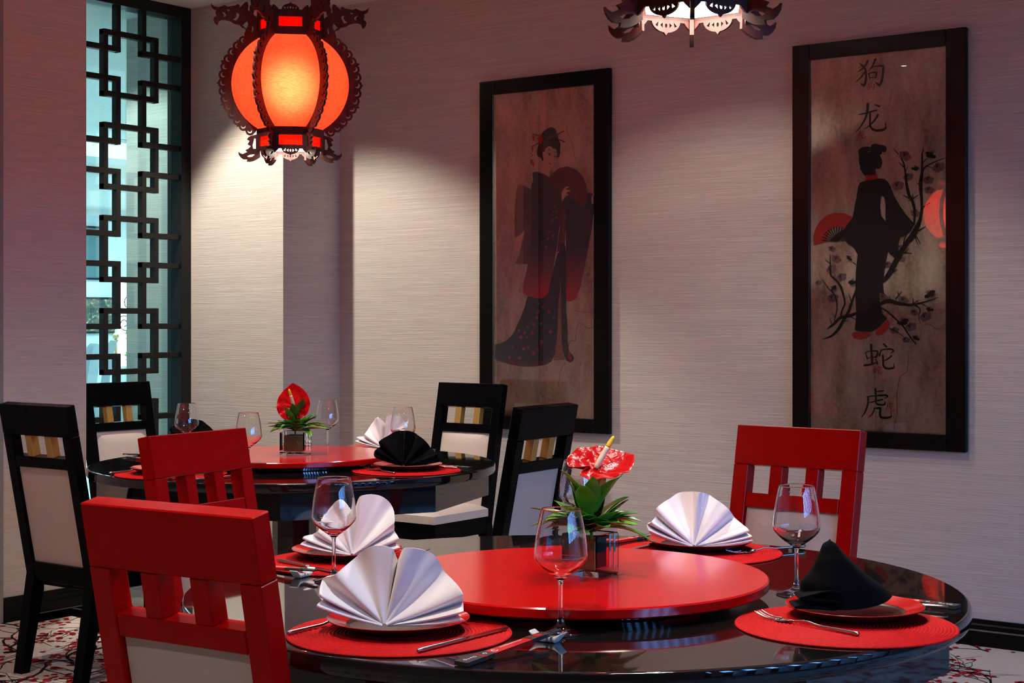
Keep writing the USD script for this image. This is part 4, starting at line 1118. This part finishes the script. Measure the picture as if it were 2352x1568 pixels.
ART2 = [
    ('character','ink','s',[[(540,3214,20),(500,3160,17),(450,3127,5)],[(466,3198,6),(500,3169,20),(521,3135,20),(525,3082,20),(517,3025,23),(500,2995,7)],[(475,3026,5),(490,3013,15),(506,3003,17)],[(512,3118,16),(481,3081,15),(425,3041,3)],[(610,3221,21),(592,3180,17),(543,3121,3)],[(573,3153,9),(653,3161,16),(684,3155,21),(680,3091,20),(668,3029,21),(646,2985,10)],[(613,3024,5),(631,3006,15),(650,2995,17)],[(548,3105,12),(561,3051,9)],[(546,3101,10),(610,3110,14),(621,3101,16),(610,3063,12)],[(561,3067,8),(616,3067,9)]]),
    ('character','ink','s',[[(541,2839,27),(535,2769,22),(500,2685,17),(428,2605,5)],[(459,2754,8),(530,2764,15),(622,2781,13)],[(603,2830,7),(622,2823,15),(647,2811,18)],[(562,2753,20),(561,2658,17),(586,2618,20),(635,2603,22),(683,2607,22),(706,2624,17),(701,2676,3)],[(633,2738,20),(604,2695,16),(509,2626,5)]]),
    ('character','inkb','s',[[(572,751,20),(581,589,19)],[(519,687,8),(538,627,12)],[(521,684,9),(615,698,14),(632,692,17),(618,642,13)],[(538,634,8),(621,648,10)],[(510,572,18),(562,579,17),(626,601,8)],[(614,627,7),(629,590,18)],[(682,762,8),(696,751,16),(713,734,14)],[(666,711,8),(647,659,18)],[(659,701,9),(754,716,15),(775,703,15),(746,677,4)],[(680,660,17),(684,580,18),(702,553,19),(731,547,19),(766,551,19),(781,560,13),(776,598,3)],[(757,658,14),(725,630,12),(679,610,6)]]),
    ('character','ink','s',[[(610,373,17),(618,303,17)],[(626,347,8),(688,356,11)],[(535,298,11),(615,311,12),(708,318,16),(724,309,12),(691,291,4)],[(545,298,19),(544,251,18),(529,195,17),(480,116,3)],[(556,249,9),(615,264,12),(676,280,11)],[(618,303,14),(616,253,15),(638,235,15),(679,234,15),(700,245,11),(696,267,3)],[(604,203,14),(591,164,13),(541,118,3)],[(597,200,10),(656,205,18),(653,155,18),(661,128,19),(696,122,19),(743,129,18),(756,141,11),(746,181,3)]]),
    ('character','seal','s',[[(560,3022,6),(549,3007,6),(535,2998,2)],[(540,3018,2),(549,3010,6),(555,3001,6),(556,2986,6),(554,2971,8),(549,2962,2)],[(542,2971,2),(547,2967,5),(551,2964,6)],[(553,2996,5),(544,2986,5),(528,2975,1)],[(581,3025,7),(575,3013,6),(561,2997,1)],[(570,3006,3),(593,3008,5),(602,3006,7),(601,2989,6),(597,2972,7),(591,2959,3)],[(581,2970,2),(587,2965,5),(592,2962,6)],[(563,2992,4),(567,2978,3)],[(562,2991,3),(581,2994,5),(584,2991,5),(581,2981,4)],[(567,2982,3),(582,2982,3)]]),
    ('character','seal','s',[[(474,2617,9),(472,2596,7),(462,2571,6),(442,2547,2)],[(450,2591,3),(471,2595,5),(497,2600,4)],[(491,2615,2),(497,2613,5),(504,2609,6)],[(480,2591,6),(479,2563,6),(487,2552,6),(501,2547,7),(515,2548,7),(521,2553,6),(520,2569,1)],[(500,2587,6),(492,2574,5),(465,2554,2)]]),
    ('character','seal','s',[[(604,564,7),(607,515,6)],[(589,545,3),(594,527,4)],[(589,544,3),(617,548,5),(622,546,6),(618,531,4)],[(594,529,3),(619,533,3)],[(586,510,6),(601,512,6),(620,519,3)],[(617,527,2),(621,516,6)],[(637,567,3),(641,564,6),(646,559,5)],[(632,552,3),(626,536,6)],[(630,549,3),(658,554,5),(664,550,5),(656,542,1)],[(636,537,6),(637,513,6),(643,504,6),(651,503,6),(662,504,6),(666,507,4),(665,518,1)],[(659,536,5),(650,528,4),(636,522,2)]]),
    ('character','seal','s',[[(741,262,6),(744,240,6)],[(746,254,3),(764,256,4)],[(720,239,4),(743,243,4),(770,245,6),(774,242,4),(765,237,1)],[(722,239,6),(722,225,6),(718,208,6),(704,184,1)],[(726,224,3),(743,229,4),(760,233,4)],[(743,240,5),(743,225,5),(749,220,5),(761,220,5),(767,223,4),(766,230,1)],[(739,210,5),(736,199,4),(721,185,1)],[(737,210,3),(754,211,6),(754,196,6),(756,188,6),(766,186,6),(780,188,6),(784,192,4),(781,204,1)]]),
    ('branch','ink','s',[[(772,2444,4),(821,2388,9)],[(847,2350,9),(870,2305,14),(883,2237,15),(893,2144,22),(915,2038,27),(954,1962,25),(967,1894,21),(960,1778,16)],[(1047,2430,5),(1034,2351,13),(1034,2228,21),(1021,2119,34),(1028,1984,23),(1031,1922,21),(1018,1831,27),(986,1752,43),(954,1692,52),(889,1620,37)],[(1233,2328,5),(1132,2296,10),(1056,2258,13),(1037,2222,16)],[(1120,2254,5),(1082,2267,6)],[(1075,2336,4),(1037,2295,10)],[(1024,2376,4),(1034,2351,9)],[(1104,1959,5),(1043,1922,12)],[(860,2037,4),(915,2007,11)],[(1002,2031,4),(951,1999,11)],[(951,2042,3),(947,2006,9)],[(912,2278,3),(889,2242,7)],[(828,2314,4),(870,2274,10)],[(1066,1759,5),(1005,1727,12)],[(986,2133,4),(1015,2113,10)],[(909,1980,4),(928,1994,7)],[(967,1685,12),(992,1611,4)],[(980,1679,12),(1018,1616,4)],[(912,1724,9),(876,1657,9),(864,1583,9)]]),
    ('branch','ink','s',[[(922,1658,37),(831,1525,49),(727,1347,43),(687,1304,31)],[(190,1540,5),(193,1369,14),(252,1311,19),(292,1253,23),(313,1190,18),(330,1114,14),(306,1057,15),(289,987,15)],[(118,1322,5),(176,1242,8),(238,1178,10),(255,1076,8),(238,987,8),(228,937,4)],[(441,1025,25),(374,1003,28),(292,987,25),(224,930,23),(162,886,6)],[(441,1245,13),(401,1138,19),(360,1031,28),(320,968,28),(258,873,25),(197,822,19),(114,798,4)],[(661,1105,31),(740,1130,37),(838,1104,28),(935,1094,21),(1018,1109,15),(1177,1158,5)],[(967,1091,12),(1018,1048,9),(1005,999,6),(1021,938,4)],[(661,1074,12),(714,1043,14),(805,968,12),(870,907,15),(915,839,12),(980,761,9)],[(740,894,9),(799,869,7),(876,817,5)],[(851,1209,4),(799,1148,11)],[(812,1203,5),(828,1182,9)],[(954,1150,4),(954,1104,10)],[(1005,1134,5),(954,1104,9)],[(941,1534,5),(870,1542,10)],[(912,1572,5),(883,1542,9)],[(815,1401,5),(772,1377,11)],[(740,1170,5),(746,1136,11)],[(367,1189,4),(391,1126,11)],[(374,1113,4),(370,1075,9)],[(145,1497,4),(190,1464,8)],[(1031,1103,7),(1082,1078,5)],[(190,984,4),(204,924,8)],[(210,1029,3),(238,987,6)],[(364,959,4),(326,956,9)],[(408,1469,5),(434,1449,6)],[(387,993,10),(428,971,6)]]),
    ('fan','seal2','p',[[(34,1631),(29,1708),(52,1778),(93,1840),(155,1889),(238,1908),(320,1901),(404,1867),(374,1824),(326,1768),(320,1756),(272,1786),(224,1778),(183,1742),(162,1698),(166,1659)]]),
    ('fan_rib','ink','s',[[(298,1660,5),(358,1670,11)],[(296,1668,5),(352,1689,11)],[(292,1674,5),(342,1706,11)],[(286,1680,5),(354,1745,11)],[(280,1685,5),(331,1762,11)],[(272,1689,5),(306,1774,11)],[(264,1691,5),(279,1781,11)],[(256,1692,5),(251,1784,11)],[(248,1691,5),(223,1780,11)],[(240,1688,5),(196,1772,11)],[(233,1684,5),(172,1759,11)],[(227,1679,5),(151,1741,11)],[(222,1673,5),(135,1720,11)],[(219,1666,5),(124,1696,11)],[(217,1658,5),(118,1670,11)]]),
    ('fan_hub','ink','p',[[(190,1662),(204,1677),(238,1711),(279,1735),(326,1762),(326,1702),(279,1659),(238,1654)]]),
    ('head','ink','p',[[(455,2424),(461,2448),(488,2466),(528,2471),(572,2463),(578,2482),(615,2490),(654,2477),(691,2472),(714,2454),(718,2426),(697,2407),(677,2419),(671,2398),(654,2389),(674,2348),(677,2310),(661,2277),(634,2269),(611,2280),(621,2220),(548,2208),(550,2227),(522,2216),(502,2233),(485,2265),(471,2272),(475,2297),(467,2323),(461,2367),(465,2392)]]),
    ('collar','seal2','p',[[(522,2213),(631,2226),(639,2188),(575,2178),(525,2176)]]),
    ('robe','ink','p',[[(525,2176),(575,2178),(639,2188),(697,2182),(727,2158),(753,2114),(786,2031),(831,1955),(883,1879),(928,1828),(967,1783),(928,1717),(883,1688),(838,1677),(823,1628),(821,1611),(821,1556),(792,1501),(746,1533),(730,1569),(707,1459),(691,1360),(681,1286),(694,1186),(648,1205),(654,1136),(674,1049),(681,1018),(723,978),(641,900),(582,864),(475,865),(424,877),(438,1019),(428,1176),(434,1390),(451,1534),(414,1598),(360,1631),(337,1657),(326,1702),(326,1762),(374,1824),(404,1860),(441,2041),(455,2122),(471,2159)]]),
    ('sleeve_gap','paper','p',[[(667,2025),(681,2033),(697,2020),(707,1961),(707,1818),(671,1863),(661,1938)]]),
    ('hair_clip','mauve','s',[[(555,2446,5),(568,2447,5)],[(548,2424,9),(565,2426,9)]]),
    ('shoe','seal2','p',[[(397,836),(408,858),(455,867),(568,859),(568,831),(528,805),(475,796),(421,805)]]),
    ('shoe','seal2','p',[[(618,875),(681,925),(723,971),(750,940),(727,888),(674,838),(631,831),(616,850)]]),
    ('crack','crack','s',[[(1239,932,3),(1170,889,4),(1120,920,4),(1082,932,3),(1037,919,2),(1024,766,3)],[(1239,1041,2),(1202,1023,3),(1195,1054,2),(1158,1051,2)]]),
    ('crack','crack','s',[[(915,698,3),(904,529,4),(847,485,4),(826,418,4),(812,287,4),(815,177,4),(795,89,3),(789,12,3)],[(609,524,2),(609,391,2),(618,115,2),(621,16,2)]]),
    ('crack','crack','s',[[(852,2950,2),(906,2894,3),(930,2830,2)],[(828,2963,2),(768,2929,2),(750,2844,2),(720,2778,2)],[(319,2605,2),(341,2557,2),(347,2434,2)]]),
]
BLOSSOMS = [(880,2369,59,'m'),(1177,2254,58,'m'),(909,2186,49,'m'),(818,2117,56,'m'),(1088,2152,49,'m'),(1094,2066,46,'m'),(973,1875,46,'m'),(204,1591,38,'m'),(248,1501,51,'m'),(200,1413,54,'m'),(296,1341,51,'m'),(76,1294,32,'m'),(214,1159,57,'m'),(727,1440,43,'m'),(851,1487,37,'m'),(681,1161,50,'m'),(864,1135,52,'m'),(960,1030,37,'m'),(1063,993,55,'m'),(935,907,52,'m'),(786,875,43,'m'),(889,796,37,'m'),(841,1592,28,'m'),(1123,2364,55,'k'),(976,2259,38,'k'),(384,1507,35,'k'),(224,1247,38,'k'),(414,1302,47,'k'),(1101,1188,58,'k'),(1113,1060,37,'k'),(864,956,59,'k'),(992,815,37,'k')]

# ------------------------------------------------------------------ framed pictures
PF = WY - 0.004                                                     # back of the frames
MAPLE = Polygon([(math.cos(math.radians(90 + k * 360 / 14)) * r, math.sin(math.radians(90 + k * 360 / 14)) * r) for k, r in enumerate([1, .42, .95, .4, .85, .36, .55, .2, .55, .36, .85, .4, .95, .42])])


def flat(shape, u0, z0, layer):
    """A flat print, standing at its layer on the paper: shape in metres from the paper's lower left corner."""
    m = prism(shape, 0.0003)
    v = m.vertices
    m.vertices = np.stack([u0 + v[:, 0], PF - 0.0125 - 0.00035 * layer - v[:, 2], z0 + v[:, 1]], -1)
    trimesh.repair.fix_normals(m)
    return m


def picture(x0, x1, z0, z1, ix0, ix1, iz0, iz1, label):
    t = thing("framed_picture", label, "picture")
    d, yc = 0.028, PF - 0.014
    for (a, b, c, e, nm) in ((x0, ix0, z0, z1, "frame_stile"), (ix1, x1, z0, z1, "frame_stile"), (ix0, ix1, iz1, z1, "frame_rail"), (ix0, ix1, z0, iz0, "frame_rail")):
        obj(nm, bx((a + b) / 2, yc, (c + e) / 2, b - a, d, e - c, 0.003), "black_trim", t)
    obj("paper", bx((ix0 + ix1) / 2, PF - 0.0065, (iz0 + iz1) / 2, ix1 - ix0, 0.012, iz1 - iz0), "aged_paper", t)
    return t


def shape_of(kind, data):
    if kind == "p":
        return union_all([Polygon(np.array(p) / 2000.0).buffer(0) for p in data])
    return union_all([stroke(np.array(s) / 2000.0 * 1.0) for s in data])


def stroke_mm(s):
    return affinity.scale(stroke(np.array(s, float)), 1 / 2000.0, 1 / 2000.0, origin=(0, 0))


def prints(t, art, u0, z0, clip, first):
    for i, (nm, colr, kind, data) in enumerate(art):
        s = union_all([Polygon(np.array(p) / 2000.0).buffer(0) for p in data]) if kind == "p" else union_all([stroke_mm(q) for q in data])
        s = s.intersection(clip).simplify(0.0002)
        if nm in ("bow", "skirt", "sleeve", "kimono", "fan", "robe", "head", "hair", "face"):
            s = s.buffer(0.004, 6).buffer(-0.008, 6).buffer(0.004, 6)
        if s.is_empty:
            continue
        obj("printed_" + nm, flat(s, u0, z0, first + i), "print_grad" if colr == "grad" else ("aged_paper" if colr == "paper" else "ink_" + colr), t)


IX0, IX1, IZ0, IZ1 = -4.832, -4.217, 0.872, 2.500
p1 = picture(-4.916, -4.126, 0.802, 2.573, IX0, IX1, IZ0, IZ1, "framed print of a woman in a black and red kimono with a fan")
prints(p1, ART1, IX0, IZ0, sbox(0, 0, IX1 - IX0, IZ1 - IZ0), 1)
lay = {}
for i, (x, y, r, c) in enumerate(MAPLES):
    g = affinity.rotate(affinity.scale(MAPLE, r / 2000.0 * 0.85, r / 2000.0 * 0.85, origin=(0, 0)), (i * 47) % 70 - 35 + (180 if i % 3 else 0), origin=(0, 0))
    lay.setdefault(c, []).append(affinity.translate(g, x / 2000.0, y / 2000.0))
for i, (c, gs) in enumerate(sorted(lay.items())):
    obj("printed_maple_leaves", flat(union_all(gs).intersection(sbox(0, 0, IX1 - IX0, IZ1 - IZ0)), IX0, IZ0, 32 + i), "ink_maple_" + c, p1)
obj("glass", bx((IX0 + IX1) / 2, PF - 0.0275 + 0.001, (IZ0 + IZ1) / 2, IX1 - IX0, 0.001, IZ1 - IZ0), "picture_glass", p1)

JX0, JX1, JZ0, JZ1 = -3.073, -2.449, 0.872, 2.507
p2 = picture(-3.156, -2.361, 0.802, 2.577, JX0, JX1, JZ0, JZ1, "framed print of a robed silhouette with plum branches and four brush characters")
area = sbox(0, 0, JX1 - JX0, JZ1 - JZ0)
petals = {"m": [], "k": []}
stamens = []
for i, (x, y, r, c) in enumerate(BLOSSOMS):
    cx, cy, r = x / 2000.0, y / 2000.0, r / 2000.0
    sq, ro = (0.62 if c == "m" else 0.5), (i * 53) % 60 - 30
    lobes = [affinity.translate(Point(0, 0).buffer(r * 0.46, 8), r * 0.55 * math.cos(a), r * 0.55 * math.sin(a)) for a in np.radians(90 + 72 * np.arange(5))]
    if c == "k":
        lobes = lobes[1:4] if i % 2 else lobes[2:]
    petals[c].append(affinity.translate(affinity.rotate(affinity.scale(union_all(lobes), 1, sq + 0.1, origin=(0, 0)), ro, origin=(0, 0)), cx, cy))
    for k in range(6):
        a = math.radians(55 + ro + k * 16)
        stamens += [LineString([(cx, cy - r * .1), (cx + r * .55 * math.cos(a), cy - r * .1 + r * .6 * math.sin(a))]).buffer(r * 0.028), Point(cx + r * .55 * math.cos(a), cy - r * .1 + r * .6 * math.sin(a)).buffer(r * 0.05)]
obj("printed_blossoms", flat(union_all(petals["m"]).intersection(area), JX0, JZ0, 1), "ink_mauve", p2)
prints(p2, ART2, JX0, JZ0, area, 2)
obj("printed_dark_blossoms", flat(union_all(petals["k"]).intersection(area), JX0, JZ0, 34), "ink_ink", p2)
obj("printed_stamens", flat(union_all(stamens).intersection(area), JX0, JZ0, 35), "ink_ink", p2)
obj("glass", bx((JX0 + JX1) / 2, PF - 0.0275 + 0.001, (JZ0 + JZ1) / 2, JX1 - JX0, 0.001, JZ1 - JZ0), "picture_glass", p2)

# ------------------------------------------------------------------ the carpet's printed blossom branches
def carpet_branch(g, x, y, a, L, w, depth, lines, spots):
    pts = [(x, y, w)]
    n = max(3, int(L / 0.05))
    for k in range(n):
        a += g.normal(0, 0.22)
        x += math.cos(a) * L / n
        y += math.sin(a) * L / n
        ww = w * (1 - 0.75 * (k + 1) / n)
        pts.append((x, y, max(ww, 0.0025)))
        if depth < 2 and g.uniform() < 0.45:
            carpet_branch(g, x, y, a + g.choice([-1, 1]) * g.uniform(0.4, 0.9), L * g.uniform(0.25, 0.5), max(ww * 0.7, 0.003), depth + 1, lines, spots)
        if g.uniform() < 0.20:
            for _ in range(g.integers(1, 5)):
                spots.append((x + g.normal(0, 0.03), y + g.normal(0, 0.03), g.uniform(0.008, 0.019)))
    lines.append(pts)


def carpet_patch(x0, x1, y0, y1, n, seed):
    g = np.random.default_rng(seed)
    lines, spots = [], []
    for _ in range(n):
        carpet_branch(g, g.uniform(x0, x1), g.uniform(y0, y1), g.choice([0, PI]) + g.normal(-0.5, 0.5), g.uniform(0.45, 0.9), g.uniform(0.010, 0.022), 0, lines, spots)
    v, f = [], []
    for P in lines:
        P = np.array(P)
        d = np.gradient(P[:, :2], axis=0)
        d /= np.linalg.norm(d, axis=1)[:, None]
        nrm = np.stack([-d[:, 1], d[:, 0]], -1)
        b = len(v)
        for p, q in zip(P, nrm):
            v += [(*(p[:2] + q * p[2] / 2), 0.0012), (*(p[:2] - q * p[2] / 2), 0.0012)]
        for k in range(len(P) - 1):
            o = b + 2 * k
            f += [(o, o + 1, o + 3), (o, o + 3, o + 2)]
    sv, sf = [], []
    for x, y, r in spots:
        b = len(sv)
        ph = g.uniform(0, 6.28)
        sv.append((x, y, 0.0018))
        for k in range(15):
            a = ph + k * 2 * PI / 15
            rr = r * (0.72 + 0.28 * abs(math.cos(a * 2.5 - ph * 2.5)))
            sv.append((x + rr * math.cos(a), y + rr * math.sin(a), 0.0018))
        sf += [(b, b + 1 + k, b + 1 + (k + 1) % 15) for k in range(15)]
    return trimesh.Trimesh(v, f, process=False), trimesh.Trimesh(sv, sf, process=False)


c1, c2 = carpet_patch(-6.6, 2.0, 0.3, 6.4, 420, 3)
tag(obj("printed_branches", c1, "carpet_black", floor), kind="stuff")
tag(obj("printed_petals", c2, "carpet_red", floor), kind="stuff")
